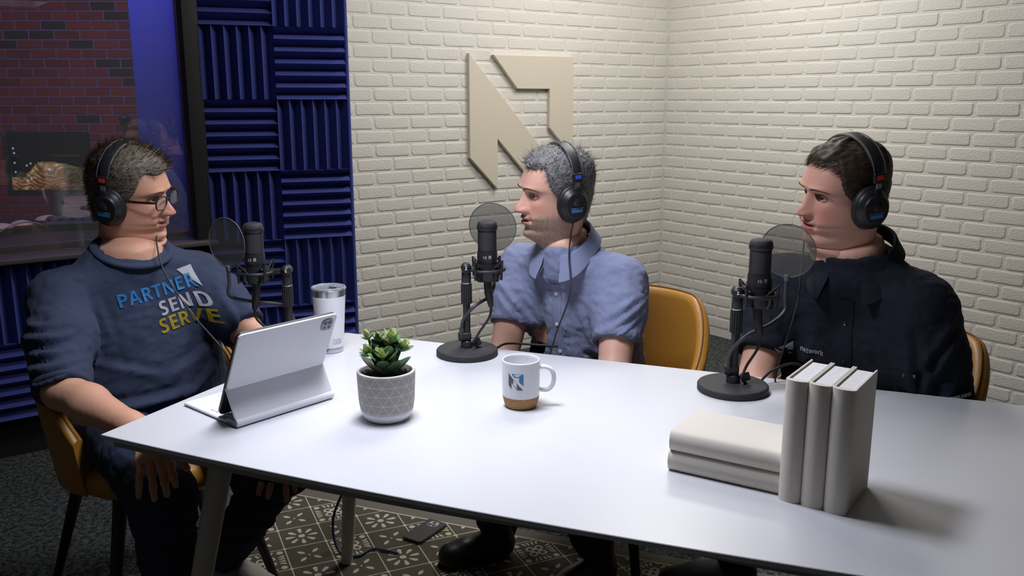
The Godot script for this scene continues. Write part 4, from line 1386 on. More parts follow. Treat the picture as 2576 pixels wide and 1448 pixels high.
func build_floor_things() -> void:
	# patterned rug
	var org := Vector3(-2.939, 0, 0.887); var lg := Vector3(0.527, 0, 0.85).normalized(); var sh := Vector3(-0.85, 0, 0.527).normalized()
	var rug := thing("rug", "dark rug with pale lattice lines, flowers and leaves under the table", "rug", Transform3D(Basis(), org))
	var b := MB.new()
	var LW := 2.9; var SW := 1.9
	b.box(Transform3D(Basis(sh, Vector3.UP, -lg if false else sh.cross(Vector3.UP)), lg * LW / 2 + sh * SW / 2 + Vector3(0, 0.0025, 0)), Vector3(SW, 0.005, LW), 0.001)
	part("base", b, mat("taupe rug border", rgb(92, 86, 78), 0.9), rug)
	var a := Vector2(cos(deg_to_rad(103.2)), sin(deg_to_rad(103.2))) * 0.132; var c := Vector2(cos(deg_to_rad(13.2)), sin(deg_to_rad(13.2))) * 0.132
	var A := Vector2(-2.92, 1.146)
	var m := MB.new()
	var ids := []
	for e in [[0.055, 0.055], [LW - 0.055, 0.055], [LW - 0.055, SW - 0.055], [0.055, SW - 0.055]]:
		var q: Vector3 = lg * e[0] + sh * e[1]
		var w := Vector2(org.x + q.x, org.z + q.z) - A
		ids.append(m.p(q + Vector3(0, 0.0058, 0), Vector2(w.dot(a), w.dot(c)) / (0.132 * 0.132) / 2.0))
	m.quad(ids[3], ids[2], ids[1], ids[0])
	var rm := mat("rug print", Color(1, 1, 1), 0.85, 0.0, 0.3)
	rm.albedo_texture = rug_picture()
	part("patterned_field", m, rm, rug, true)
	var ln := MB.new()
	for e in [[0.055, 0.055, LW - 0.055, 0.055], [0.055, SW - 0.055, LW - 0.055, SW - 0.055], [0.055, 0.055, 0.055, SW - 0.055], [LW - 0.055, 0.055, LW - 0.055, SW - 0.055]]:
		var p0: Vector3 = lg * e[0] + sh * e[1]; var p1: Vector3 = lg * e[2] + sh * e[3]
		var d := (p1 - p0).normalized()
		ln.box(Transform3D(Basis(d, Vector3.UP, d.cross(Vector3.UP)), (p0 + p1) / 2 + Vector3(0, 0.0058, 0)), Vector3(p0.distance_to(p1), 0.0012, 0.006), 0.0)
	part("border_line", ln, mat("pale rug line", rgb(168, 162, 140), 0.9), rug)

	# phone
	var px := Vector3(0.139, 0, -0.054).normalized()
	var ph := thing("phone", "black phone lying face down on the patterned rug", "phone", Transform3D(Basis(px, Vector3.UP, px.cross(Vector3.UP)), Vector3(-2.6975, 0.0058, 1.5495)))
	var flat := Basis(Vector3(1, 0, 0), Vector3(0, 0, -1), Vector3(0, 1, 0))
	var pb := MB.new()
	pb.prism(Transform3D(flat, Vector3.ZERO), rounded(0.149, 0.075, 0.011), 0.0, 0.0115, 0.0015)
	part("case", pb, mat("black phone case", rgb(42, 42, 44), 0.45), ph)
	var pc := MB.new()
	pc.prism(Transform3D(flat, Vector3(0.045, 0, 0)), rounded(0.036, 0.036, 0.012), 0.0115, 0.0128, 0.0006)
	var bump := part("camera_plate", pc, mat("silver camera plate", rgb(150, 150, 152), 0.3), ph)
	for e in [[-0.008, -0.008], [-0.008, 0.008], [0.008, 0.0]]:
		var l := MB.new()
		l.lathe(Transform3D(Basis(), Vector3(0.045 + e[0], 0.0128, e[1])), [Vector2(0.0066, 0.0), Vector2(0.0066, 0.0014), Vector2(0.005, 0.0014), Vector2(0.0, 0.001)], 16)
		part("lens", l, mat("lens glass"), bump)

	# blue cable hanging from the table to the floor
	var cb := thing("floor_cable", "dark blue cable looping from the table beside its grey leg", "cable", Transform3D(Basis(), Vector3(-2.95, 0, 1.5)))
	var cm := MB.new()
	cm.tube(spline([Vector3(-0.02, 0.72, 0.21), Vector3(-0.005, 0.5, 0.17), Vector3(0.0, 0.30, 0.06), Vector3(-0.03, 0.12, -0.03), Vector3(-0.035, 0.02, 0.0), Vector3(0.0, 0.012, 0.06), Vector3(0.06, 0.012, 0.05), Vector3(0.11, 0.012, 0.12)], 10), 0.0042, 8)
	part("lead", cm, mat("dark blue cable", rgb(34, 44, 78), 0.5), cb)

func rug_picture() -> ImageTexture:
	var N := 512
	var im := Image.create(N, N, false, Image.FORMAT_RGB8)
	var bg := rgb(74, 70, 62); var fg := rgb(176, 170, 148)
	var n := FastNoiseLite.new(); n.frequency = 0.08; n.seed = 3
	for y in N:
		for x in N:
			var U := x * 2.0 / N; var V := y * 2.0 / N
			var tu := int(U); var tv := int(V)
			var u := U - tu - 0.5; var v := V - tv - 0.5
			var on := false
			var eu := 0.5 - absf(u); var ev := 0.5 - absf(v)
			if eu < 0.012 or ev < 0.012 or eu + ev < 0.065: on = true
			else:
				var r := sqrt(u * u + v * v); var a := atan2(v, u)
				if tu != tv:
					# four leaves towards the corners
					var s := absf(absf(u) - absf(v)) * 0.7071; var l := (absf(u) + absf(v)) * 0.7071
					var t := (l - 0.235) / 0.115
					if absf(t) < 1.0 and s < 0.05 * (1.0 - t * t): on = true
					if absf(u) + absf(v) < 0.035: on = true
				elif tu == 1:
					var k := a / (PI / 4.0); var f := absf(k - roundf(k)) * (PI / 4.0) * r
					var t := (r - 0.155) / 0.24
					if t > 0.0 and t < 1.0 and f < 0.062 * sqrt(t) * (1.0 if t < 0.8 else sqrt((1.0 - t) / 0.2)): on = true
					if maxf(absf(u), absf(v)) < 0.075 and absf(u) + absf(v) < 0.12: on = true
				else:
					# outer row of petals, corner pads, inner knot
					var au := absf(u); var av := absf(v)
					if Vector2(au - 0.36, av - 0.36).length() < 0.075: on = true
					var mx := maxf(au, av); var mn := minf(au, av)
					if mx > 0.28 and mx < 0.43:
						for c in [0.06, 0.175]:
							var t := (mx - 0.28) / 0.15
							if absf(mn - c * (0.75 + 0.3 * t)) < 0.038 * sqrt(t) : on = true
					if mx < 0.245:
						var g := Vector2(au - 0.115, av - 0.115).length()
						on = on or (g > 0.055 and (mn < 0.04 or g < 0.11) and au + av > 0.06)
						if Vector2(mx - 0.2, mn).length() < 0.045: on = false
			var cc := fg if on else bg
			im.set_pixel(x, y, cc * (1.0 + 0.10 * n.get_noise_2d(x * 2, y * 2)))
	return ImageTexture.create_from_image(im)

class Head:
	# a head as rings: x to the person's left, y up, z forwards; the origin lies between the ears
	var hp: Dictionary
	var tf := PackedFloat32Array()
	var tb := PackedFloat32Array()
	var tw := PackedFloat32Array()
	var te := PackedFloat32Array()
	var tn := PackedFloat32Array()
	var ts := PackedFloat32Array()
	const Y0 := -0.27
	const DY := 0.001
	func _init(d: Dictionary, lut: Callable) -> void:
		hp = d
		var jaw: float = d.get("jaw", 0.0); var chin: float = d.get("double_chin", 0.0); var nk: float = d.get("neck", 0.0)
		var F := [[0.133, -0.016], [0.131, 0.008], [0.126, 0.026], [0.116, 0.046], [0.100, 0.066], [0.080, 0.0815], [0.060, 0.0895], [0.043, 0.0945], [0.034, 0.0955], [0.022, 0.0885], [0.005, 0.0855], [-0.015, 0.0875], [-0.034, 0.0925], [-0.045, 0.0955], [-0.053, 0.0935], [-0.062, 0.0940], [-0.075, 0.0880], [-0.088, 0.0930], [-0.098, 0.0900], [-0.106, 0.0790], [-0.112, 0.064 + 0.012 * chin], [-0.120, 0.050 + 0.018 * chin], [-0.132, 0.040 + 0.016 * chin], [-0.150, 0.034 + 0.010 * chin + 0.008 * nk], [-0.180, 0.036 + 0.010 * nk], [-0.27, 0.050 + 0.010 * nk]]
		var B := [[0.133, -0.016], [0.131, -0.040], [0.126, -0.055], [0.116, -0.070], [0.100, -0.086], [0.080, -0.096], [0.050, -0.103], [0.020, -0.102], [-0.010, -0.096], [-0.040, -0.085], [-0.070, -0.075], [-0.10, -0.069 - 0.004 * nk], [-0.15, -0.069 - 0.008 * nk], [-0.27, -0.085 - 0.008 * nk]]
		var W := [[0.133, 0.0005], [0.131, 0.022], [0.126, 0.036], [0.116, 0.051], [0.100, 0.0645], [0.080, 0.0720], [0.050, 0.0760], [0.020, 0.0765], [0.0, 0.0750], [-0.020, 0.0720 + 0.004 * jaw], [-0.040, 0.0685 + 0.007 * jaw], [-0.060, 0.0640 + 0.010 * jaw], [-0.080, 0.0580 + 0.012 * jaw], [-0.095, 0.0525 + 0.013 * jaw], [-0.106, 0.0490 + 0.013 * jaw], [-0.118, 0.0510 + 0.012 * jaw + 0.004 * nk], [-0.14, 0.0560 + 0.007 * jaw + 0.008 * nk], [-0.18, 0.0600 + 0.003 * jaw + 0.010 * nk], [-0.27, 0.075 + 0.008 * nk]]
		var E := [[0.133, 2.0], [0.10, 2.2], [0.05, 2.55], [0.02, 2.5], [-0.02, 2.25], [-0.05, 2.05], [-0.09, 1.85], [-0.106, 1.85], [-0.13, 2.0], [-0.27, 2.0]]
		var nl: float = d.get("nose", 1.0)
		var N := [[0.034, 0.0], [0.028, 0.0025], [0.020, 0.0085], [0.010, 0.0150], [0.0, 0.0205], [-0.006, 0.0245], [-0.012, 0.0285], [-0.018, 0.0310], [-0.023, 0.0308], [-0.0275, 0.0270], [-0.031, 0.0190], [-0.0345, 0.0085], [-0.038, 0.0025], [-0.042, 0.0]]
		var S := [[0.034, 0.0095], [0.020, 0.0092], [0.0, 0.0112], [-0.010, 0.0135], [-0.020, 0.0152], [-0.030, 0.0135], [-0.041, 0.0105]]
		for tb_ in [F, B, W, E]:
			for e in tb_: e[0] = squash(e[0])
		for i in 406:
			var y := Y0 + i * DY
			tf.append(lut.call(F, y)); tb.append(lut.call(B, y)); tw.append(lut.call(W, y)); te.append(lut.call(E, y))
			tn.append(lut.call(N, y) * nl if y < 0.034 and y > -0.041 else 0.0); ts.append(lut.call(S, y) * d.get("nose_width", 1.0))
	static func squash(y: float) -> float:
		return 0.05 + (y - 0.05) * 0.87 if y > 0.05 else y
	func at(t: PackedFloat32Array, y: float) -> float:
		var f := clampf((y - Y0) / DY, 0.0, 404.0)
		var i := int(f)
		return lerpf(t[i], t[i + 1], f - i)
	func base(th: float, y: float) -> Vector3:
		var w := at(tw, y); var zc := -0.012
		var s := sin(th); var c := cos(th)
		var n := at(te, y) if c > 0.0 else 2.1
		var x := w * signf(s) * pow(absf(s), 2.0 / n)
		var z := (at(tf, y) - zc) * pow(absf(c), 2.0 / n) if c > 0.0 else (at(tb, y) - zc) * pow(absf(c), 2.0 / n)
		return Vector3(x, y, zc + z)
	func eye_at(sd: float) -> Vector3:
		return Vector3(0.0320 * sd, 0.0155, 0.0672 + hp.get("eye_out", 0.0))
	func g(dx: float, dy: float, sx: float, sy: float) -> float:
		var q := dx * dx / (sx * sx) + dy * dy / (sy * sy)
		return exp(-q) if q < 9.0 else 0.0
	func mouth_y(x: float) -> float:
		return -0.0530 + hp.get("smile", 0.0) * x * x * 9.0
	func skin(th: float, y: float) -> Vector3:
		var p := base(th, y)
		var fr := smoothstep(0.05, 0.5, cos(th))
		if fr <= 0.0: return p
		var ax := absf(p.x)
		var d := 0.0
		d += at(tn, y) * exp(-pow(ax / at(ts, y), 2.4))
		d += 0.0100 * g(ax - 0.0150, y + 0.0245, 0.0066, 0.0085)
		d -= 0.0045 * g(ax - 0.0065, y + 0.0345, 0.0040, 0.0028)
		d -= 0.0085 * g(ax - 0.034, y - 0.0150, 0.0185, 0.0135)
		d -= 0.0050 * g(ax - 0.0165, y - 0.0170, 0.0070, 0.0090)
		d += 0.0040 * g(ax - 0.027, y - 0.0375, 0.0210, 0.0065) * hp.get("brow", 1.0)
		d += 0.0045 * g(ax - 0.046, y + 0.0080, 0.0190, 0.0170)
		d += hp.get("cheek", 0.0) * 0.0070 * g(ax - 0.046, y + 0.040, 0.0210, 0.0240)
		d -= 0.0028 * g(ax - 0.0215, y + 0.0360, 0.0045, 0.0080)
		d -= 0.0028 * g(ax - 0.0280, y + 0.0470, 0.0050, 0.0090)
		d -= 0.0020 * g(ax - 0.0020, y + 0.0400, 0.0040, 0.0040)
		var my := mouth_y(p.x)
		var lw := hp.get("mouth", 0.026) as float
		var lat := 1.0 - smoothstep(lw * 0.55, lw * 1.02, ax)
		d += (0.0046 * g(0.0, y - my - 0.0065, 1.0, 0.0046) + 0.0056 * g(0.0, y - my + 0.0075, 1.0, 0.0052)) * lat
		d -= 0.0050 * g(0.0, y - my, 1.0, 0.0021) * lat
		d -= 0.0030 * g(ax - lw, y - my, 0.0050, 0.0060)
		if hp.get("open", 0.0) > 0.0: d -= 0.012 * hp.open * g(0.0, y - my + 0.001, 1.0, 0.0032) * (1.0 - smoothstep(lw * 0.4, lw * 0.9, ax))
		d += 0.0040 * g(ax, y + 0.094, 0.0170, 0.0110)
		p.z += d * fr
		# lids follow the eyeball
		var e := eye_at(signf(p.x) if p.x != 0.0 else 1.0)
		var R := 0.0123
		var dx := p.x - e.x; var dy := y - e.y
		var rr := sqrt(dx * dx + dy * dy)
		if rr < R * 1.25:
			var zs := e.z + sqrt(maxf(R * R - minf(rr, R * 0.97) * minf(rr, R * 0.97), 0.0))
			var u := dx / 0.0136
			var top: float = 0.0050 * hp.get("lid", 1.0) * (1.0 - u * u); var bot := -0.0042 * (1.0 - u * u)
			var inside := smoothstep(-0.0006, 0.0010, minf(top - dy, dy - bot)) if absf(u) < 1.0 else 0.0
			var zl := zs + lerpf(0.0017, -0.0022, inside)
			p.z = lerpf(p.z, maxf(zl, p.z) if inside < 0.5 else zl, 1.0 - smoothstep(R * 0.82, R * 1.2, rr))
		return p
	func out(p: Vector3) -> Vector3:
		return Vector3(p.x / 0.0058, (p.y - 0.02) / (0.0125 if p.y > 0.02 else 0.03), (p.z + 0.01) / 0.0095).normalized()
	func theta_of(x: float, y: float) -> float:
		var lo := 0.0; var hi := PI / 2
		for i in 24:
			var m := (lo + hi) / 2.0
			if base(m, y).x < absf(x): lo = m
			else: hi = m
		return lo * signf(x)

func lin(c: Color) -> Color:
	return c.srgb_to_linear()

func head_mesh(hd: Head, mb: MB, fr: Transform3D) -> void:
	var hp: Dictionary = hd.hp
	var ths := []
	var a := -PI
	while a < PI - 0.001:
		ths.append(a)
		var k := absf(rad_to_deg(a))
		a += deg_to_rad(1.5 if k < 62.0 else (3.0 if k < 112.0 else 8.0))
	var ys := []
	var y := Head.squash(0.133)
	while y > -0.185:
		ys.append(y)
		y -= 0.002 if y > 0.10 else (0.004 if y > 0.045 else (0.0015 if y > -0.112 else 0.005))
	var n := ths.size()
	var s := mb.v.size()
	var skin_c: Color = hp.skin; var red := rgb(178, 92, 80); var lip: Color = hp.get("lip", rgb(168, 100, 92))
	var noise := FastNoiseLite.new(); noise.seed = 8; noise.frequency = 60.0
	for j in ys.size():
		for i in n:
			var p := hd.skin(ths[i], ys[j])
			var ax := absf(p.x)
			var c := skin_c
			var m := 0.22 * hd.g(ax - 0.042, p.y + 0.018, 0.022, 0.022) + 0.28 * hd.g(ax, p.y + 0.018, 0.016, 0.012)
			c = c.lerp(red, clampf((m + 0.05 * noise.get_noise_3dv(p) + 0.05) * hp.get("flush", 1.0), 0, 1) if cos(ths[i]) > 0.0 else 0.03)
			var my := hd.mouth_y(p.x)
			var lw: float = hp.get("mouth", 0.026)
			if cos(ths[i]) > 0.3 and ax < lw:
				var lm := maxf(hd.g(0.0, p.y - my - 0.0042, 1.0, 0.0040), hd.g(0.0, p.y - my + 0.0055, 1.0, 0.0052)) * (1.0 - smoothstep(lw * 0.7, lw, ax))
				c = c.lerp(lip, clampf(lm * 1.2, 0, 0.85))
				if hp.get("open", 0.0) > 0.0 and absf(p.y - my + 0.001) < 0.0024 and ax < lw * 0.75: c = rgb(206, 196, 184)
				elif absf(p.y - my) < 0.0011: c = c.lerp(rgb(120, 66, 60), 0.7)
			if cos(ths[i]) > 0.3 and Vector2((ax - 0.0070) / 0.0040, (p.y + 0.0335) / 0.0017).length() < 1.0: c = rgb(104, 60, 52)
			var bd: float = hp.get("beard", 0.0)
			if bd > 0.0:
				var k := beard_mask(p, ths[i])
				c = c.lerp(hp.beard_c, clampf(k * bd, 0, 1))
			if p.y > hairline(hp, ths[i]) + 0.004: c = hp.hair_dark
			mb.c = lin(c)
			mb.p(fr * p)
	for j in ys.size() - 1:
		for i in n:
			mb.quad(s + (j + 1) * n + i, s + (j + 1) * n + (i + 1) % n, s + j * n + (i + 1) % n, s + j * n + i)
	mb.c = lin(skin_c)
	# ears
	for sd in [-1.0, 1.0]:
		var et := fr * Transform3D(Basis(Vector3.UP, sd * 0.35) * Basis(Vector3(1, 0, 0), -0.15), Vector3(sd * 0.078, 0.004, -0.012))
		mb.ball(et, Vector3(0.008, 0.029, 0.017), 16)
		mb.ball(et * Transform3D(Basis(), Vector3(0, -0.024, 0.004)), Vector3(0.006, 0.010, 0.009), 12)

func beard_mask(p: Vector3, th: float) -> float:
	var ax := absf(p.x)
	var k := smoothstep(-0.032, -0.062, p.y - 0.35 * maxf(0.0, ax - 0.03)) * smoothstep(-0.145, -0.115, p.y)
	k *= smoothstep(-0.25, 0.1, cos(th))
	# moustache, and a bare patch below the lower lip
	k = maxf(k, smoothstep(0.030, 0.022, ax) * smoothstep(-0.036, -0.041, p.y) * smoothstep(-0.0515, -0.049, p.y) if cos(th) > 0.3 else 0.0)
	if ax < 0.026 and p.y < -0.046 and p.y > -0.064: k *= 0.1
	return k

func hairline(hp: Dictionary, th: float) -> float:
	return Head.squash(lut(hp.hairline, absf(rad_to_deg(th))))

func hair_mask(hp: Dictionary, th: float, y: float) -> float:
	var h := hairline(hp, th)
	return smoothstep(h - 0.003, h + 0.009, y)

func strand(mb: MB, p: Vector3, d: Vector3, n: Vector3, l: float, w: float, bend: Vector3, c: Color) -> void:
	var sd := d.cross(n).normalized() * w
	var s := mb.v.size()
	mb.c = c
	var q := p
	var seg := 3
	for k in seg + 1:
		var f := 1.0 - 0.85 * float(k) / seg
		mb.p(q - sd * f); mb.p(q + sd * f)
		q += (d + bend * (float(k) / seg)) * (l / seg)
	for k in seg:
		mb.quad(s + 2 * k, s + 2 * k + 1, s + 2 * k + 3, s + 2 * k + 2)
	# lay the shading normal along the scalp so that the hair shades as one body
	for k in range(s, mb.v.size()): mb.nrm.append((n + d * 0.25).normalized())

func hair_parts(hd: Head, o: Node, fr: Transform3D) -> void:
	var hp: Dictionary = hd.hp
	var rng := RandomNumberGenerator.new(); rng.seed = hp.seed
	var ns := FastNoiseLite.new(); ns.seed = hp.seed; ns.frequency = hp.get("lump", 55.0); ns.fractal_octaves = 2
	var thick: Callable = hp.thick
	# the body of the hair
	var mb := MB.new()
	var N := 110; var R := 74
	for j in R + 1:
		var y := lerpf(0.1226, -0.10, pow(float(j) / R, 1.25))
		for i in N:
			var th := -PI + TAU * i / N
			var p := hd.base(th, y)
			var m := hair_mask(hp, th, y)
			var t: float = thick.call(th, y)
			var n := hd.out(p)
			var q := p + n * lerpf(-0.004, t * (1.0 + 0.30 * ns.get_noise_3dv(p * 1.0)) + 0.0015, m)
			var tone := 0.5 + 0.5 * ns.get_noise_3dv(p * 3.0)
			mb.c = lin(hp.hair_dark.lerp(hp.tone.call(th, y, tone), 0.55))
			mb.p(fr * q)
	for j in R:
		for i in N: mb.quad((j + 1) * N + i, (j + 1) * N + (i + 1) % N, j * N + (i + 1) % N, j * N + i)
	mb.normals()
	# strands on top
	var count: int = hp.count
	var made := 0; var tries := 0
	var bas := fr.basis
	while made < count and tries < count * 6:
		tries += 1
		var th := rng.randf_range(-PI, PI)
		var y := 0.1226 - 0.205 * pow(rng.randf(), 1.35)
		if hair_mask(hp, th, y) < rng.randf_range(0.2, 0.7): continue
		var p := hd.base(th, y); var n := hd.out(p)
		var t: float = thick.call(th, y)
		var d: Vector3 = hp.comb.call(p, n, rng)
		d = d.normalized()
		var l: float = hp.length.call(th, y) * rng.randf_range(0.6, 1.25)
		var c: Color = hp.tone.call(th, y, rng.randf())
		var bend: Vector3 = (-n * hp.get("settle", 0.4) + Vector3(rng.randf_range(-1, 1), rng.randf_range(-1, 1), rng.randf_range(-1, 1)) * hp.get("curl", 0.15))
		strand(mb, fr * (p + n * (t * rng.randf_range(0.45, 1.0))), bas * d, (bas * n).normalized(), l * bas.x.length(), 0.0009, bas * bend, lin(c))
		made += 1
	var m := mat("hair", Color(1, 1, 1), 0.55, 0.0, 0.35)
	m.vertex_color_use_as_albedo = true
	part("hair", mb, m, o, false, true)
	# brows, and a beard where there is one
	for sd in [-1.0, 1.0]:
		var bb := MB.new()
		for k in 150:
			var u := rng.randf()
			var x := lerpf(0.011, 0.052, u)
			var y := 0.0330 + 0.0065 * sin(u * 2.6) - 0.006 * u * u + rng.randf_range(-0.0022, 0.0022) * (1.2 - u)
			var th := hd.theta_of(x * sd, y)
			var p := hd.skin(th, y)
			strand(bb, fr * (p + Vector3(0, 0, 0.0006)), bas * Vector3(sd * 0.9, 0.35 - 0.5 * u, 0.15 - 0.4 * u).normalized(), (bas * Vector3(sd * 0.3, 0, 1)).normalized(), 0.0065, 0.0005, bas * Vector3(0, -0.1, -0.1), lin(hp.brow_c * rng.randf_range(0.8, 1.2)))
		part("eyebrow", bb, m, o, false, true)
	if hp.get("beard_count", 0) > 0:
		var be := MB.new()
		var got := 0
		while got < hp.beard_count:
			var th := rng.randf_range(-2.0, 2.0); var y := rng.randf_range(-0.14, -0.034)
			var p := hd.skin(th, y)
			if beard_mask(p, th) < rng.randf_range(0.25, 0.9): continue
			got += 1
			var n := Vector3(p.x / 0.05, (p.y + 0.06) * 3.0, p.z / 0.09).normalized()
			var d := (n * 0.22 + Vector3(rng.randf_range(-0.3, 0.3), -0.8, 0.05)).normalized()
			var gc: Color = hp.beard_hair[rng.randi() % hp.beard_hair.size()]
			strand(be, fr * (p + n * 0.0003), bas * d, (bas * n).normalized(), rng.randf_range(0.002, 0.0045), 0.00034, bas * Vector3(0, -0.1, -0.2), lin(gc))
		part("beard", be, m, o, false, true)

func eyes(hd: Head, o: Node, fr: Transform3D, gaze: Vector3) -> void:
	var white := mat("eye white", rgb(206, 198, 192), 0.25)
	var iris := mat("iris", hd.hp.get("iris", rgb(70, 60, 48)), 0.25)
	var black := mat("pupil", rgb(8, 8, 8), 0.2)
	for sd in [1.0, -1.0]:
		var e := hd.eye_at(sd)
		var b := MB.new()
		b.ball(Transform3D(Basis(), e), Vector3.ONE * 0.0120, 20)
		var eo := part("eye", placed(b, fr), white, o)
		var f := look(e, gaze)
		var i := MB.new()
		var pr := []
		for k in 5:
			var a := 0.47 * (1.0 - k / 4.0)
			pr.append(Vector2(sin(a) * 0.0122, cos(a) * 0.0122))
		i.lathe(f, pr, 16)
		part("iris", placed(i, fr), iris, eo)
		var u := MB.new()
		pr = []
		for k in 3:
			var a := 0.20 * (1.0 - k / 2.0)
			pr.append(Vector2(sin(a) * 0.0124, cos(a) * 0.0124))
		u.lathe(f, pr, 12)
		part("pupil", placed(u, fr), black, eo)
		var lm := MB.new()
		var pts := []
		for k in 9:
			var w := lerpf(-0.95, 0.95, k / 8.0)
			var dx := w * 0.0136; var dy: float = 0.0046 * hd.hp.get("lid", 1.0) * (1.0 - w * w)
			var rr := dx * dx + dy * dy
			pts.append(e + Vector3(dx, dy, sqrt(maxf(0.0123 * 0.0123 - rr, 1e-6)) + 0.0012))
		lm.tube(pts, [0.0003, 0.0005, 0.0006, 0.0007, 0.0007, 0.0007, 0.0006, 0.0005, 0.0003], 6)
		part("lashes", placed(lm, fr), mat("brown lashes", rgb(84, 60, 48), 0.7), eo)

func drape(mb: MB, folds: Array, amp: float, freq: float, sd: int, stretch := Vector3(0.75, 1.15, 0.75)) -> void:
	mb.normals()
	var n1 := FastNoiseLite.new(); n1.seed = sd; n1.frequency = freq; n1.fractal_octaves = 2
	var n2 := FastNoiseLite.new(); n2.seed = sd + 7; n2.frequency = freq * 2.4; n2.fractal_type = FastNoiseLite.FRACTAL_RIDGED; n2.fractal_octaves = 2
	for i in mb.v.size():
		var p := mb.v[i]
		var q := p * stretch
		var d := amp * n1.get_noise_3dv(q) - amp * 0.9 * maxf(0.0, n2.get_noise_3dv(q) - 0.15)
		for f in folds:
			# [a, b, width, depth, facing]
			var dir: Vector3 = f[4]
			if mb.nrm[i].dot(dir) < 0.05: continue
			var a: Vector3 = f[0]; var b: Vector3 = f[1]
			var ab := b - a; ab -= dir * ab.dot(dir)
			var ap := p - a
			if absf(ap.dot(dir)) > 0.22: continue
			ap -= dir * ap.dot(dir)
			var l2 := ab.length_squared()
			var t := ap.dot(ab) / l2
			if t < -0.05 or t > 1.05: continue
			var ln := sqrt(l2)
			var s := (ap - ab * t).dot(dir.cross(ab) / ln)
			var w: float = f[2]
			if absf(s) > w * 4.0: continue
			var tt := clampf(t, 0.0, 1.0)
			d += f[3] * sin(PI * (0.08 + 0.84 * tt)) * (exp(-s * s / (w * w)) - 0.75 * exp(-(s - 1.7 * w) * (s - 1.7 * w) / (w * w)))
		mb.v[i] = p + mb.nrm[i] * d
	mb.normals()

func ribbon(rl: Relief, pts: Array, w: float, lift: float) -> MB:
	# a strip of cloth laid along a path of (x, y) in the relief's frame
	var mb := MB.new()
	var fine := []
	for i in pts.size() - 1:
		for k in 8: fine.append(pts[i].lerp(pts[i + 1], k / 8.0))
	fine.append(pts[pts.size() - 1])
	var g := []
	for i in fine.size():
		var d: Vector2 = (fine[mini(i + 1, fine.size() - 1)] - fine[maxi(i - 1, 0)]).normalized()
		var n := Vector2(-d.y, d.x)
		var row := []
		for e in [[-0.5, -0.001], [-0.5, lift], [-0.18, lift], [0.18, lift], [0.5, lift], [0.5, -0.001]]:
			var q: Vector2 = fine[i] + n * e[0] * w
			row.append(rl.at(q.x, q.y, e[1]))
		g.append(row)
	mb.sheet(g)
	return mb

func print_on(rl: Relief, mb: MB, at: Vector2, turn: float, lift := 0.0012, shear := 0.0) -> MB:
	var c := cos(turn); var s := sin(turn)
	for i in mb.v.size():
		var q := mb.v[i]
		q.x += shear * q.y
		mb.v[i] = rl.at(at.x + q.x * c - q.y * s, at.y + q.x * s + q.y * c, lift)
	return mb

func button_on(rl: Relief, at: Vector2, m: Material, o: Node, r := 0.0055) -> void:
	var p := rl.at(at.x, at.y, 0.0022)
	var e := rl.at(at.x, at.y + 0.01, 0.0022); var f := rl.at(at.x + 0.01, at.y, 0.0022)
	var n := (f - p).cross(e - p).normalized()
	var b := MB.new()
	b.lathe(look(p, n), [Vector2(r, 0.0), Vector2(r, 0.0012), Vector2(r * 0.8, 0.002), Vector2(r * 0.66, 0.0014), Vector2(0.0, 0.0014)], 16)
	part("button", b, m, o)

func collar(o: Node, m: Material, fr: Transform3D, rx: float, rz: float, open: float, leaf: float) -> void:
	# band standing round the neck, its leaf folded down, points spread in front
	var mb := MB.new()
	var g := []
	var N := 56
	for i in N + 1:
		var a := lerpf(-PI + open, PI - open, float(i) / N)   # 0 at the back
		var k := absf(a) / (PI - open)
		var u := Vector3(sin(a), 0, -cos(a))
		var ft := smoothstep(0.50, 1.0, k); var sd := signf(a)
		var top := lerpf(0.036, 0.010, smoothstep(0.30, 1.0, k))
		var low := lerpf(-0.014, -0.040 * leaf, ft)
		var c := Vector3(u.x * rx, 0, u.z * rz)
		var fall := Vector3(-sd * 0.002, 0, 0.004) * ft
		var reach := 0.024 + 0.030 * leaf * smoothstep(0.6, 0.97, k)
		var row := [c + Vector3(0, top - 0.040, 0) - u * 0.001, c + Vector3(0, top - 0.006, 0) + u * 0.001, c + Vector3(0, top, 0) + u * 0.004, c + Vector3(0, top - 0.004, 0) + u * 0.0085, c + Vector3(0, lerpf(top, low, 0.45), 0) + u * (0.0095 + 0.3 * (reach - 0.0095)) + fall, c + Vector3(0, low, 0) + u * reach + fall * 2.0, c + Vector3(0, low - 0.0012, 0) + u * (reach - 0.003) + fall * 2.0, c + Vector3(0, lerpf(top, low, 0.5), 0) + u * 0.009 + fall]
		for j in row.size(): row[j] = fr * row[j]
		g.append(row)
	for r in g: r.reverse()
	mb.sheet(g)
	part("collar", mb, m, o)

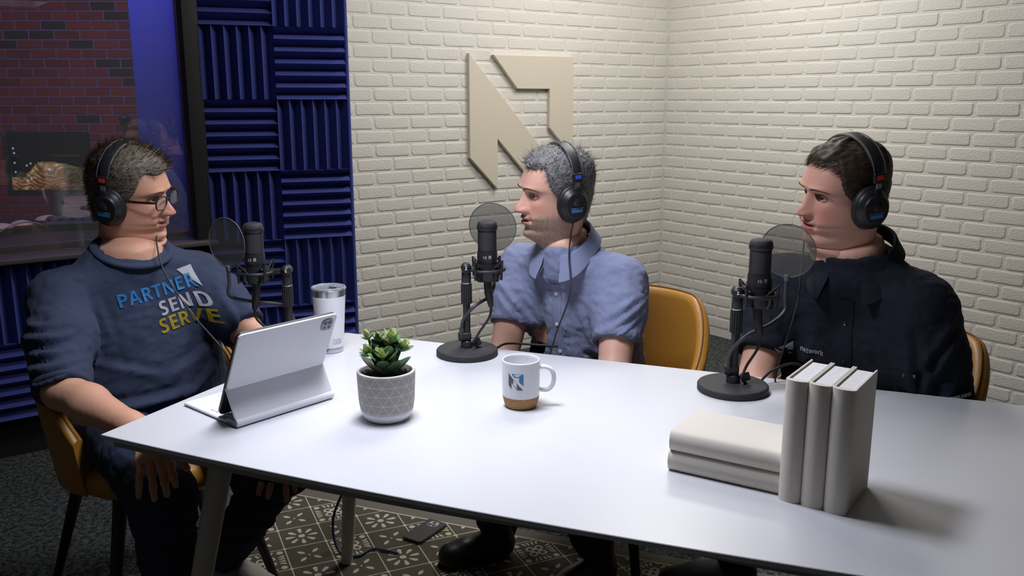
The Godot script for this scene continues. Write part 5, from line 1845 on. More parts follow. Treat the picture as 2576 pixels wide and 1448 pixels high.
func hand(mb: MB, wrist: Vector3, knuck: Array, tips: Array, back: Vector3, r := 0.0088) -> void:
	# knuckles and tips: thumb, index, middle, ring, little finger; back: out of the back of the hand
	var lo := wrist; var hi := wrist
	for q in knuck + tips: lo = lo.min(q); hi = hi.max(q)
	var f := Field.new(lo - Vector3.ONE * 0.045, hi + Vector3.ONE * 0.045, 0.0034)
	for i in range(1, 5):
		f.cap(wrist, knuck[i], 0.0155, 0.0115, 0.016, back, 1.25)
	f.cap(wrist.lerp(knuck[1], 0.2), knuck[0], 0.0145, 0.0125, 0.016)
	f.cap(knuck[1], knuck[4], 0.0112, 0.0100, 0.012)
	for i in 5:
		var a: Vector3 = knuck[i]; var b: Vector3 = tips[i]
		var rr: float = r * [1.12, 1.0, 1.03, 0.97, 0.86][i]
		var up: float = 0.010 if i else 0.005
		var j1 := a.lerp(b, 0.45) + back * up; var j2 := a.lerp(b, 0.76) + back * up * 0.7
		var k := 0.005
		f.cap(a, j1, rr * 1.18, rr * 1.0, k); f.cap(j1, j2, rr * 1.02, rr * 0.9, k); f.cap(j2, b, rr * 0.92, rr * 0.78, k)
	var h := f.net()
	h.normals()
	var s := mb.v.size()
	for i in h.v.size(): mb.p(h.v[i])
	for i in h.ix: mb.ix.append(s + i)
	# nails
	for i in 5:
		var a: Vector3 = knuck[i].lerp(tips[i], 0.76) + back * 0.006; var b: Vector3 = tips[i]
		var d := (b - a).normalized()
		var keep := mb.c
		mb.c = lin(rgb(206, 160, 146))
		var up := (back - d * back.dot(d)).normalized()
		mb.ball(Transform3D(Basis(d.cross(up), up, d), b.lerp(a, 0.18) + up * r * 0.72), Vector3(r * 0.55, r * 0.16, r * 0.75), 10)
		mb.c = keep

func limb(f: Field, pts: Array, rad: Array, k := 0.02) -> void:
	for i in pts.size() - 1: f.cap(pts[i], pts[i + 1], rad[i], rad[i + 1], k)

func bounds(pts: Array, m: float) -> Array:
	var lo: Vector3 = pts[0]; var hi: Vector3 = pts[0]
	for q in pts: lo = lo.min(q); hi = hi.max(q)
	return [lo - Vector3.ONE * m, hi + Vector3.ONE * m]

func append(mb: MB, h: MB) -> void:
	var s := mb.v.size()
	for i in h.v.size(): mb.p(h.v[i])
	for i in h.ix: mb.ix.append(s + i)

func shoe(o: Node, heel: Vector3, toe: Vector3, m: Material, sole: Material, shaft := 0.0) -> void:
	var d := toe - heel; d.y = 0; d = d.normalized()
	var sd := Vector3(-d.z, 0, d.x)
	var a := Vector3(heel.x, 0, heel.z); var b := Vector3(toe.x, 0, toe.z)
	var fb := bounds([a, b], 0.07)
	var f := Field.new(fb[0], fb[1] + Vector3(0, 0.13 + shaft, 0), 0.007)
	f.cap(a + Vector3(0, 0.045, 0) + d * 0.03, b + Vector3(0, 0.035, 0) - d * 0.045, 0.036, 0.043, 0.02)
	f.cap(a + Vector3(0, 0.06, 0) + d * 0.03, a.lerp(b, 0.6) + Vector3(0, 0.05, 0), 0.038, 0.036, 0.03)
	f.cap(a + Vector3(0, 0.06, 0) + d * 0.035, a + Vector3(0, 0.10 + shaft, 0) + d * 0.04, 0.038, 0.043, 0.03)
	f.cut(a.lerp(b, 0.5) + Vector3(0, 0.014, 0), Vector3(0, -1, 0), 0.25)
	var mb := f.net()
	drape(mb, [], 0.0012, 30.0, 5)
	var so := part("shoe", mb, m, o)
	var s := MB.new()
	var poly := PackedVector2Array()
	var L := a.distance_to(b)
	for k in 24:
		var t := TAU * k / 24.0
		var x := cos(t); var z := sin(t)
		var w := 0.041 if x > 0 else 0.036
		poly.append(Vector2(z * w * (1.0 if absf(x) < 0.95 else 0.9), L / 2 * signf(x) * pow(absf(x), 0.8)))
	s.prism(Transform3D(Basis(sd, d, Vector3.UP), a.lerp(b, 0.5)), poly, 0.001, 0.018, 0.003)
	part("sole", s, sole, so)

func torso(h: Vector3, n: Vector3, f: Vector3) -> Transform3D:
	var y := (n - h).normalized()
	var z := (f - y * f.dot(y)).normalized()
	return Transform3D(Basis(y.cross(z), y, z), h)

func cloth(key: String, c: Color, rough := 0.85, weave := 16.0, relief := 0.05) -> StandardMaterial3D:
	var m := mat(key, c, rough, 0.0, 0.25)
	m.rim_enabled = true; m.rim = 0.25; m.rim_tint = 0.6
	return bumpy(m, noise_tex("weave", 0.35, [], 256, FastNoiseLite.TYPE_SIMPLEX, 2), weave, relief)

func skin_mat() -> StandardMaterial3D:
	var m := mat("skin", Color(1, 1, 1), 0.48, 0.0, 0.4)
	m.vertex_color_use_as_albedo = true
	m.subsurf_scatter_enabled = true; m.subsurf_scatter_strength = 0.12
	return bumpy(m, noise_tex("pores", 0.3, [], 256), 18.0, 0.012)

# the parts all three men share: skin, trousers, shoes, hair, eyes
func dress(o: Node3D, d: Dictionary) -> void:
	var inv := o.transform.affine_inverse()
	var hf: Transform3D = inv * Transform3D(Basis.from_euler(d.turn) * d.get("scale", 1.02), d.head)
	var hd := Head.new(d.face, lut)
	# skin: head, neck, arms and hands in one mesh
	var mb := MB.new()
	head_mesh(hd, mb, hf)
	mb.c = lin(d.face.skin)
	for s in 2:
		var a: Array = []
		for q in d.arms[s]: a.append(inv * q)
		var bb := bounds(a, 0.09)
		var f := Field.new(bb[0], bb[1], 0.009)
		var k: float = d.get("arm", 1.0)
		limb(f, [a[0], a[0].lerp(a[1], 0.5), a[1]], [0.052 * k, 0.050 * k, 0.042 * k])
		limb(f, [a[1], a[1].lerp(a[2], 0.35), a[2].lerp(a[1], 0.12), a[2]], [0.041 * k, 0.043 * k, 0.029 * k, 0.027 * k])
		append(mb, f.net())
		var kn := []; var tp := []
		for q in d.hands[s][0]: kn.append(inv * q)
		for q in d.hands[s][1]: tp.append(inv * q)
		hand(mb, a[2], kn, tp, (inv.basis * d.hands[s][2]).normalized())
	# chest below the shirt joins neck and arms
	var cf := torso(inv * d.hip, inv * d.neck, d.facing)
	var rows := []
	for r in d.rows:
		if r[0] > 0.2: rows.append([r[0] + 0.004, r[1] - 0.022, r[2] - (0.020 if r[0] < 0.40 else 0.010), r[3]])
	var cb := bounds([cf * Vector3(-0.2, 0.2, -0.15), cf * Vector3(0.2, 0.56, 0.2), cf * Vector3(0.2, 0.2, -0.15), cf * Vector3(-0.2, 0.2, 0.2)], 0.05)
	var ch := Field.new(cb[0], cb[1], 0.010)
	ch.stack(cf, rows, 0.02)
	ch.cap(inv * d.ring + Vector3(0, -0.04, 0), hf * Vector3(0, -0.13, -0.016), 0.066, 0.058 * d.get("scale", 1.02), 0.05)
	for s in 2: ch.cap(inv * d.neck + Vector3(0, -0.06, 0), inv * d.arms[s][0], 0.05, 0.05, 0.04)
	append(mb, ch.net())
	part("body", mb, skin_mat(), o, false, true)
	hair_parts(hd, o, hf)
	eyes(hd, o, hf, d.get("gaze", Vector3(0, 0.02, 1)))
	# trousers
	var pts := [inv * d.hip]
	for s in 2:
		for q in d.legs[s]: pts.append(inv * q)
	var tb := bounds(pts, 0.15)
	var tf := Field.new(tb[0], tb[1], 0.0115)
	var w: float = d.get("leg", 1.0)
	for s in 2:
		var g: Array = []
		for q in d.legs[s]: g.append(inv * q)
		tf.cap(inv * d.hip + Vector3(0, 0.02, 0), g[0], 0.12 * w, 0.105 * w, 0.05)
		tf.cap(g[0], g[1], 0.095 * w, 0.072 * w, 0.03)
		tf.cap(g[1], g[2], 0.070 * w, 0.055 * w, 0.03)
		tf.cut(g[2], (g[2] - g[1]).normalized(), 0.12)
	var tm := tf.net()
	var folds := []
	for s in 2:
		var kn: Vector3 = inv * d.legs[s][1]; var an: Vector3 = inv * d.legs[s][2]
		for i in 4:
			var q := kn.lerp(an, 0.12 + 0.2 * i)
			folds.append([q + Vector3(-0.09, 0.01, 0.0), q + Vector3(0.09, -0.02 + 0.02 * (i % 2), 0.0), 0.010, 0.007, Vector3(0, 0.1, 1).normalized()])
	drape(tm, folds, 0.006, 8.0, 31)
	part("trousers", tm, d.trousers, o)
	for s in 2:
		shoe(o, inv * d.feet[s][0], inv * d.feet[s][1], d.shoe_m, d.sole_m, d.get("shaft", 0.0))

func headphones(label: String, hp: Dictionary) -> void:
	var fr := Transform3D(Basis.from_euler(hp.turn) * hp.get("scale", 1.02), hp.head)
	var o := thing("headphones", label, "headphones", fr, "black studio headphones")
	var black := mat("headphone plastic", rgb(26, 27, 30), 0.42)
	var soft := mat("headphone leatherette", rgb(30, 31, 34), 0.5)
	var steel := mat("brushed steel", rgb(196, 198, 202), 0.28, 1.0)
	# padded band
	var g := []
	for i in 41:
		var a := lerpf(-1.42, 1.42, i / 40.0)
		var c := Vector3(sin(a) * 0.103, 0.060 + cos(a) * 0.0825, -0.014 - 0.004 * cos(a))
		var n := Vector3(sin(a), cos(a), 0)
		var th := lerpf(0.0055, 0.0035, smoothstep(0.9, 1.42, absf(a)))
		var w := lerpf(0.0155, 0.011, smoothstep(0.8, 1.42, absf(a)))
		var row := []
		for k in 12:
			var b := TAU * k / 12.0
			row.append(c + n * sin(b) * th + Vector3(0, 0, 1) * signf(cos(b)) * pow(absf(cos(b)), 0.6) * w)
		g.append(row)
	var band := MB.new()
	for r in g: r.reverse()
	band.sheet(g, true)
	part("headband", band, soft, o)
	var rail := MB.new()
	for z in [-0.0155, 0.0135]:
		var pts := []
		for i in 31:
			var a := lerpf(-1.40, 1.40, i / 30.0)
			pts.append(Vector3(sin(a) * 0.1065, 0.060 + cos(a) * 0.086, -0.016 - 0.004 * cos(a) + z))
		rail.tube(pts, 0.0016, 6)
	part("band_edge", rail, mat("grey piping", rgb(74, 76, 80), 0.4), o)
	for sd in [1.0, -1.0]:
		var cap := MB.new()
		cap.box(T(Vector3(sd * 0.1055, 0.068, -0.015), 0, 0, sd * 0.10), Vector3(0.011, 0.024, 0.029), 0.003)
		part("band_end", cap, black, o)
		var tagm := MB.new()
		tagm.box(T(Vector3(sd * 0.1112, 0.070, -0.015), 0, 0, sd * 0.10), Vector3(0.002, 0.010, 0.017), 0.0008)
		part("side_mark", tagm, mat("blue side mark", rgb(52, 84, 196), 0.4) if (sd > 0) == hp.get("blue_left", true) else mat("red side mark", rgb(196, 52, 34), 0.4), o)
		var sl := MB.new()
		sl.box(T(Vector3(sd * 0.1075, 0.051, -0.014), 0, 0, sd * 0.04), Vector3(0.0025, 0.030, 0.013), 0.0006)
		part("slider", sl, steel, o)
		var yk := MB.new()
		yk.tube(spline([Vector3(sd * 0.1085, 0.043, -0.013), Vector3(sd * 0.1125, 0.025, -0.013), Vector3(sd * 0.1195, 0.008, -0.010), Vector3(sd * 0.1195, -0.004, -0.008)], 5), 0.0105, 10, true, 0.35, Vector3(0, 0, 1))
		part("yoke", yk, black, o)
		var pad := MB.new()
		var pg := []
		for i in 41:
			var a := TAU * i / 40.0
			var row := []
			for k in 10:
				var b := TAU * k / 10.0
				var rr := 1.0 - 0.19 + 0.19 * cos(b)
				row.append(Vector3(sd * (0.0895 + 0.0105 * sin(b)), cos(a) * 0.0515 * rr - 0.004, sin(a) * 0.0435 * rr - 0.006))
			if sd < 0: row.reverse()
			pg.append(row)
		pad.sheet(pg, true)
		part("ear_pad", pad, soft, o)
		var sh := MB.new()
		var st := Transform3D(Basis(Vector3(0, 0, 1), -sd * PI / 2) , Vector3(0, -0.004, -0.006))
		sh.lathe(st, [Vector2(0.0, 0.094), Vector2(0.041, 0.096), Vector2(0.0425, 0.100), Vector2(0.040, 0.107), Vector2(0.033, 0.112), Vector2(0.0315, 0.116), Vector2(0.0305, 0.1185), Vector2(0.027, 0.1195), Vector2(0.0, 0.1198)], 40, 1.12, 1.0)
		var shell := part("ear_cup", sh, black, o)
		# label: maker's name and a blue stripe
		var lt := Transform3D(Basis(Vector3.UP, sd * PI / 2), Vector3(sd * 0.1199, 0, -0.006))
		var nm := text_mb("SONY", 0.0046, 0.0003)
		for i in nm.v.size(): nm.v[i] = lt * (nm.v[i] + Vector3(0, 0.004, 0))
		part("lettering", nm, mat("pale print", rgb(170, 172, 176), 0.5), shell)
		var ln := MB.new()
		ln.box(lt * Transform3D(Basis(), Vector3(0, -0.0095, 0)), Vector3(0.036, 0.0008, 0.0006), 0.0)
		part("fine_line", ln, mat("pale print"), shell)
		var bl := MB.new()
		bl.box(lt * Transform3D(Basis(), Vector3(0, -0.0165, 0)), Vector3(0.032, 0.0085, 0.0006), 0.0002)
		part("blue_stripe", bl, mat("blue label", rgb(46, 120, 180), 0.45), shell)
	var inv := fr.affine_inverse()
	var path := []
	for q in hp.cable: path.append(q if q.length() < 0.4 else inv * q)
	var cb := MB.new()
	cb.tube(spline(path, 8), 0.0021, 7)
	part("cable", cb, mat("headphone cable", rgb(38, 38, 42), 0.5), o)

func sheared(d: Vector3, n: Vector3) -> Vector3:
	return (d - n * d.dot(n) * 0.95).normalized()

func build_people() -> void:
	man_in_navy()
	man_in_blue()
	man_in_black()

func man_in_navy() -> void:
	var hip := Vector3(-3.478, 0.52, 1.262); var neck := Vector3(-3.484, 1.005, 1.330)
	var ring := Vector3(-3.478, 1.012, 1.362)
	var F := Vector3(0.16, 0, 0.987)
	var o := thing("person", "seated man in a navy printed T-shirt and glasses, hands on his knees, looking right", "person", Transform3D(Basis(), Vector3(hip.x, 0, hip.z)))
	var inv := o.transform.affine_inverse()
	var R := [Vector3(-3.672, 0.895, 1.385), Vector3(-3.722, 0.722, 1.610), Vector3(-3.612, 0.672, 1.862)]
	var L := [Vector3(-3.300, 0.895, 1.335), Vector3(-3.215, 0.735, 1.545), Vector3(-3.285, 0.575, 1.760)]
	var face := {"skin": rgb(210, 160, 134), "flush": 1.0, "jaw": 1.8, "double_chin": 2.4, "neck": 2.8, "cheek": 1.3, "nose": 1.12, "nose_width": 1.1, "smile": 0.6, "open": 0.55, "mouth": 0.028, "lid": 0.7, "seed": 3,
		"hair_dark": rgb(70, 62, 54), "brow_c": rgb(110, 94, 78), "count": 7000, "curl": 0.12, "settle": 0.15, "lump": 60.0, "iris": rgb(66, 60, 50),
		"hairline": [[0, 0.080], [18, 0.082], [35, 0.086], [46, 0.078], [56, 0.054], [66, 0.026], [74, 0.006], [84, -0.014], [100, -0.016], [115, -0.040], [140, -0.066], [180, -0.072]],
		"thick": func(th, y): return lerpf(0.006, 0.013, smoothstep(0.03, 0.10, y)) + 0.004 * smoothstep(0.5, 1.0, cos(th)) * smoothstep(0.05, 0.08, y),
		"length": func(th, y): return lerpf(0.012, 0.028, smoothstep(0.04, 0.11, y)),
		"comb": func(p, n, rng): return n * 0.75 + Vector3(rng.randf_range(-0.3, 0.3), rng.randf_range(-0.1, 0.4) - 0.6 * smoothstep(0.07, 0.0, p.y), (0.5 if p.y > 0.06 else -0.4) + rng.randf_range(-0.3, 0.3)),
		"tone": func(th, y, r): return [rgb(86, 76, 64), rgb(112, 100, 86), rgb(136, 124, 108), rgb(160, 150, 136)][mini(3, int(r * 4.0))]}
	var turn := Vector3(deg_to_rad(9.7), deg_to_rad(47.2), deg_to_rad(9.3))
	var head := Vector3(-3.46, 1.141, 1.325)
	var rows := [[-0.08, 0.205, 0.165, 0.03], [0.0, 0.222, 0.185, 0.05], [0.08, 0.228, 0.192, 0.062], [0.16, 0.224, 0.182, 0.06], [0.24, 0.215, 0.162, 0.045], [0.32, 0.208, 0.142, 0.03], [0.385, 0.190, 0.122, 0.018], [0.435, 0.150, 0.106, 0.006], [0.47, 0.115, 0.096, 0.004], [0.495, 0.100, 0.090, 0.006]]
	var jeans := cloth("dark blue denim", rgb(44, 52, 74), 0.85, 20.0, 0.06)
	dress(o, {"face": face, "turn": turn, "head": head, "hip": hip, "neck": neck, "ring": ring, "facing": F, "rows": rows, "arms": [R, L], "arm": 1.06, "gaze": Vector3(0.05, -0.05, 1), "leg": 1.05,
		"hands": [[[Vector3(-3.571, 0.642, 1.925), Vector3(-3.590, 0.651, 1.965), Vector3(-3.606, 0.651, 1.962), Vector3(-3.622, 0.645, 1.950), Vector3(-3.636, 0.634, 1.938)], [Vector3(-3.556, 0.615, 1.995), Vector3(-3.596, 0.605, 2.045), Vector3(-3.614, 0.588, 2.042), Vector3(-3.636, 0.578, 2.026), Vector3(-3.660, 0.578, 1.994)], Vector3(-0.1, 0.75, 0.65)],
			[[Vector3(-3.322, 0.535, 1.785), Vector3(-3.312, 0.500, 1.805), Vector3(-3.294, 0.500, 1.815), Vector3(-3.276, 0.500, 1.820), Vector3(-3.262, 0.500, 1.815)], [Vector3(-3.365, 0.500, 1.83), Vector3(-3.350, 0.443, 1.850), Vector3(-3.334, 0.436, 1.868), Vector3(-3.296, 0.424, 1.892), Vector3(-3.270, 0.440, 1.885)], Vector3(0.0, 0.55, 0.83)]],
		"legs": [[Vector3(-3.565, 0.525, 1.30), Vector3(-3.585, 0.515, 1.885), Vector3(-3.560, 0.10, 1.80)], [Vector3(-3.385, 0.535, 1.28), Vector3(-3.275, 0.475, 1.800), Vector3(-3.330, 0.10, 1.475)]],
		"feet": [[Vector3(-3.56, 0, 1.74), Vector3(-3.58, 0, 2.02)], [Vector3(-3.345, 0, 1.40), Vector3(-3.245, 0, 1.65)]],
		"trousers": jeans, "shoe_m": mat("grey canvas shoe", rgb(150, 148, 144), 0.8), "sole_m": mat("pale rubber sole", rgb(190, 188, 182), 0.7)})
	# T-shirt
	var tf := torso(inv * hip, inv * neck, F)
	var pts := []
	for q in [hip, neck, R[0], L[0], R[1], L[1]]: pts.append(inv * q)
	var bb := bounds(pts, 0.27)
	var f := Field.new(bb[0] + Vector3(0.06, 0.1, 0.12), bb[1] - Vector3(0.06, 0.16, 0.06), 0.0085)
	f.stack(tf, rows, 0.02)
	var hems := shoulders(f, inv, {"arms": [R, L], "ring": ring, "hem": [[1.02, 0.077, 0.064], [0.78, 0.077, 0.066]]})
	var rf := ring_frame(inv, ring, F, 0.30)
	f.cut(rf * Vector3(0, -0.004, 0), rf.basis.y, 0.125)
	var mb := f.net()
	var x := tf.basis.x; var y := tf.basis.y; var z := tf.basis.z
	var fo := []
	for e in [[-0.20, 0.13, 0.05, 0.145, 0.011, 0.015], [-0.21, 0.075, 0.12, 0.10, 0.012, 0.013], [-0.19, 0.03, 0.16, 0.05, 0.012, 0.010], [-0.02, 0.19, 0.17, 0.235, 0.012, 0.009], [0.03, 0.13, 0.19, 0.20, 0.010, 0.009], [-0.165, 0.42, -0.175, 0.22, 0.012, 0.011], [-0.13, 0.40, -0.12, 0.29, 0.009, 0.006], [0.165, 0.40, 0.175, 0.26, 0.012, 0.009], [-0.18, 0.25, -0.03, 0.20, 0.011, 0.010], [0.05, 0.42, 0.10, 0.28, 0.009, 0.005]]:
		fo.append([tf * Vector3(e[0], e[1], 0.15), tf * Vector3(e[2], e[3], 0.15), e[4], e[5], z])
	var out := (inv.basis * Vector3(-0.55, 0.05, 0.83)).normalized()
	for e in [[0.25, -0.9, 0.45, 0.9, 0.011, 0.012], [0.42, -0.9, 0.62, 0.9, 0.010, 0.012], [0.60, -0.9, 0.74, 0.9, 0.009, 0.010], [0.78, -0.9, 0.86, 0.9, 0.007, 0.009], [0.90, -0.9, 0.93, 0.9, 0.005, 0.006], [0.1, -0.7, 0.34, 0.9, 0.010, 0.009]]:
		var s0: Vector3 = inv * R[0]; var e0: Vector3 = inv * R[1]
		var sd := out.cross(e0 - s0).normalized() * 0.065
		fo.append([s0.lerp(e0, e[0]) + sd * e[1], s0.lerp(e0, e[2]) + sd * e[3], e[4], e[5], out])
	drape(mb, fo, 0.0050, 11.0, 3)
	var navy := cloth("navy cotton jersey", rgb(58, 66, 88), 0.9, 18.0, 0.035)
	var shirt := part("t_shirt", mb, navy, o)
	var rl := Relief.new(mb, tf)
	# ribbed neckband
	var nb := MB.new()
	var loop := []
	for k in 41:
		var a := TAU * k / 40.0
		loop.append(rf * Vector3(cos(a) * 0.096, -0.004 - 0.012 * maxf(0.0, sin(a)), sin(a) * 0.088 + 0.004))
	nb.tube(loop, 0.0075, 8, false, 1.6)
	part("neckband", nb, navy, shirt)
	for h in hems:
		var hm := MB.new()
		var fr := look(h[0] - h[1] * 0.004, h[1])
		hm.lathe(fr, [Vector2(0.054, -0.016), Vector2(0.0655, -0.018), Vector2(0.0668, -0.010), Vector2(0.0655, 0.0), Vector2(0.054, 0.001)], 30)
		part("sleeve_hem", hm, navy, shirt)
	# print
	var inks := {"blue": mat("blue print", rgb(72, 158, 222), 0.7), "white": mat("white print", rgb(216, 218, 226), 0.7), "yellow": mat("yellow print", rgb(204, 182, 52), 0.7)}
	var t0: Vector3 = rl.inv * (inv * Vector3(-3.430, 0.889, 1.520))
	var turned := 0.11
	var e1 := Vector2(cos(turned), sin(turned)); var e2 := Vector2(-e1.y, e1.x)
	var org := Vector2(t0.x, t0.y)
	for w in [["PARTNER", 0.0330, Vector2(0, 0), "blue"], ["SEND", 0.0345, Vector2(0.053, -0.0445), "white"], ["SERVE", 0.0345, Vector2(0.046, -0.0850), "yellow"]]:
		var t := text_mb(w[0], w[1], 0.0004)
		for i in t.v.size(): t.v[i].x *= 1.08
		part("lettering", print_on(rl, t, org + e1 * w[2].x + e2 * w[2].y, turned, 0.0022), inks[w[3]], shirt)
	var am := MB.new()
	var ap := PackedVector2Array()
	for e in [[0.0, 1.0], [0.30, 0.62], [0.66, 0.62], [0.66, 0.28], [1.0, -0.1], [1.0, 1.0]]: ap.append((Vector2(e[0], e[1]) - Vector2(0.5, 0.5)) * 0.046)
	am.prism(Transform3D(), subdivided(ap, 0.008), 0.0, 0.0004)
	part("arrow_print", print_on(rl, am, org + e1 * 0.092 + e2 * 0.012, turned, 0.0022), inks.white, shirt)
	# glasses
	var hf := Transform3D(Basis.from_euler(turn) * 1.02, head)
	var g := thing("eyeglasses", "dark rimmed glasses on the man in the navy T-shirt", "glasses", hf)
	var rim := mat("dark tortoise rim", rgb(44, 30, 28), 0.3)
	var clear := mat("lens clear", Color(0.9, 0.92, 0.95, 0.08), 0.0)
	clear.transparency = BaseMaterial3D.TRANSPARENCY_ALPHA
	for sd in [1.0, -1.0]:
		var fm := MB.new(); var lp := []
		var poly := PackedVector2Array()
		for k in 33:
			var a := TAU * k / 32.0
			var q := Vector2(signf(cos(a)) * pow(absf(cos(a)), 0.8) * 0.0245, signf(sin(a)) * pow(absf(sin(a)), 0.85) * 0.0175)
			lp.append(Vector3(sd * 0.0325 + q.x, 0.010 + q.y, 0.1035 - 0.10 * absf(q.x + 0.008 * sd) * (1.0 if q.x * sd > 0 else 0.3)))
			if k < 32: poly.append(q)
		fm.tube(lp, 0.0016, 8, false, 1.4)
		part("rim", fm, rim, g)
		var lm := MB.new()
		var c := lm.p(Vector3(sd * 0.0325, 0.010, 0.1028))
		var s := lm.v.size()
		for k in 32: lm.p(lp[k])
		for k in 32: lm.tri(c, s + k, s + (k + 1) % 32)
		part("lens", lm, clear, g)
		var tm := MB.new()
		tm.tube(spline([Vector3(sd * 0.0565, 0.0175, 0.1005), Vector3(sd * 0.0665, 0.0185, 0.092), Vector3(sd * 0.0755, 0.0165, 0.055), Vector3(sd * 0.080, 0.013, 0.0), Vector3(sd * 0.080, 0.002, -0.02)], 6), 0.0034, 8, true, 0.4, Vector3.UP)
		part("temple", tm, rim, g)
	var br := MB.new()
	br.tube(spline([Vector3(-0.0085, 0.014, 0.1045), Vector3(0, 0.0175, 0.1075), Vector3(0.0085, 0.014, 0.1045)], 5), 0.0017, 8)
	part("bridge", br, rim, g)
	headphones("black headphones with a red side mark worn by the man in glasses", {"turn": turn, "head": head, "cable": [Vector3(0.1, -0.052, -0.004), Vector3(0.098, -0.085, 0.02), Vector3(-3.432, 1.02, 1.435), Vector3(-3.436, 0.95, 1.512), Vector3(-3.405, 0.86, 1.612), Vector3(-3.36, 0.775, 1.70), Vector3(-3.33, 0.70, 1.66)]})

func ring_frame(inv: Transform3D, at: Vector3, f: Vector3, tilt: float) -> Transform3D:
	# frame of a neck opening, tipped forwards
	var y := (Vector3.UP * cos(tilt) + f.normalized() * sin(tilt)).normalized()
	var x := Vector3.UP.cross(f).normalized()
	return inv * Transform3D(Basis(x, y, x.cross(y)), at)

func shoulders(f: Field, inv: Transform3D, d: Dictionary) -> Array:
	var hems := []
	for s in 2:
		var a: Array = d.arms[s]
		var s0: Vector3 = inv * a[0]; var e0: Vector3 = inv * a[1]
		var end: Vector3 = s0.lerp(e0, d.hem[s][0])
		var r1: float = d.hem[s][1]; var r2: float = d.hem[s][2]
		f.cap(inv * d.ring + Vector3(0, -0.058, 0), s0 + Vector3(0, 0.006, 0), 0.056, r1 - 0.012, 0.06)
		f.cap(s0, s0.lerp(end, 0.45), r1 - 0.008, r1, 0.05)
		f.cap(s0.lerp(end, 0.45), end + (end - s0).normalized() * 0.02, r1, r2, 0.03)
		f.cut(end, (end - s0).normalized(), 0.13)
		hems.append([end, (end - s0).normalized(), r2])
	return hems

func shirt_man(o: Node3D, d: Dictionary) -> Array:
	# a short-sleeved shirt with collar, placket and buttons; returns its node, relief and frame
	var inv := o.transform.affine_inverse()
	var tf := torso(inv * d.hip, inv * d.neck, d.facing)
	var pts := []
	for a in d.arms: pts.append(inv * a[0]); pts.append(inv * a[1])
	pts.append(inv * d.hip); pts.append(inv * d.neck)
	var bb := bounds(pts, 0.2)
	var f := Field.new(bb[0] + Vector3(0, 0.06, 0), bb[1] - Vector3(0, 0.10, 0), 0.0075)
	f.stack(tf, d.rows, 0.02)
	var hems := shoulders(f, inv, d)
	var rf := ring_frame(inv, d.ring, d.facing, d.tilt)
	f.cut(rf * Vector3(0, 0.012, 0), (rf.basis.y + Vector3.UP * 1.5).normalized(), 0.13)
	var mb := f.net()
	var fo := []
	for e in d.folds: fo.append([tf * Vector3(e[0], e[1], 0.12), tf * Vector3(e[2], e[3], 0.12), e[4], e[5], tf.basis.z])
	for e in d.arm_folds:
		var a: Array = d.arms[e[0]]
		var s0: Vector3 = inv * a[0]; var e0: Vector3 = inv * a[1]
		var out: Vector3 = (inv.basis * e[7]).normalized()
		var sd := out.cross(e0 - s0).normalized() * 0.065
		fo.append([s0.lerp(e0, e[1]) + sd * e[2], s0.lerp(e0, e[3]) + sd * e[4], e[5], e[6], out])
	drape(mb, fo, d.get("amp", 0.004), 12.0, d.seed)
	var shirt := part("shirt", mb, d.cloth, o)
	for h in hems:
		var hm := MB.new()
		var r: float = h[2]
		hm.lathe(look(h[0] - h[1] * 0.002, h[1]), [Vector2(r - 0.010, -0.024), Vector2(r + 0.0008, -0.026), Vector2(r + 0.0016, -0.013), Vector2(r + 0.0006, 0.0), Vector2(r - 0.010, 0.001)], 34)
		part("sleeve_hem", hm, d.cloth, shirt)
	collar(shirt, d.cloth, rf, d.collar[0], d.collar[1], d.collar[2], d.collar[3])
	return [shirt, Relief.new(mb, tf), tf, inv]

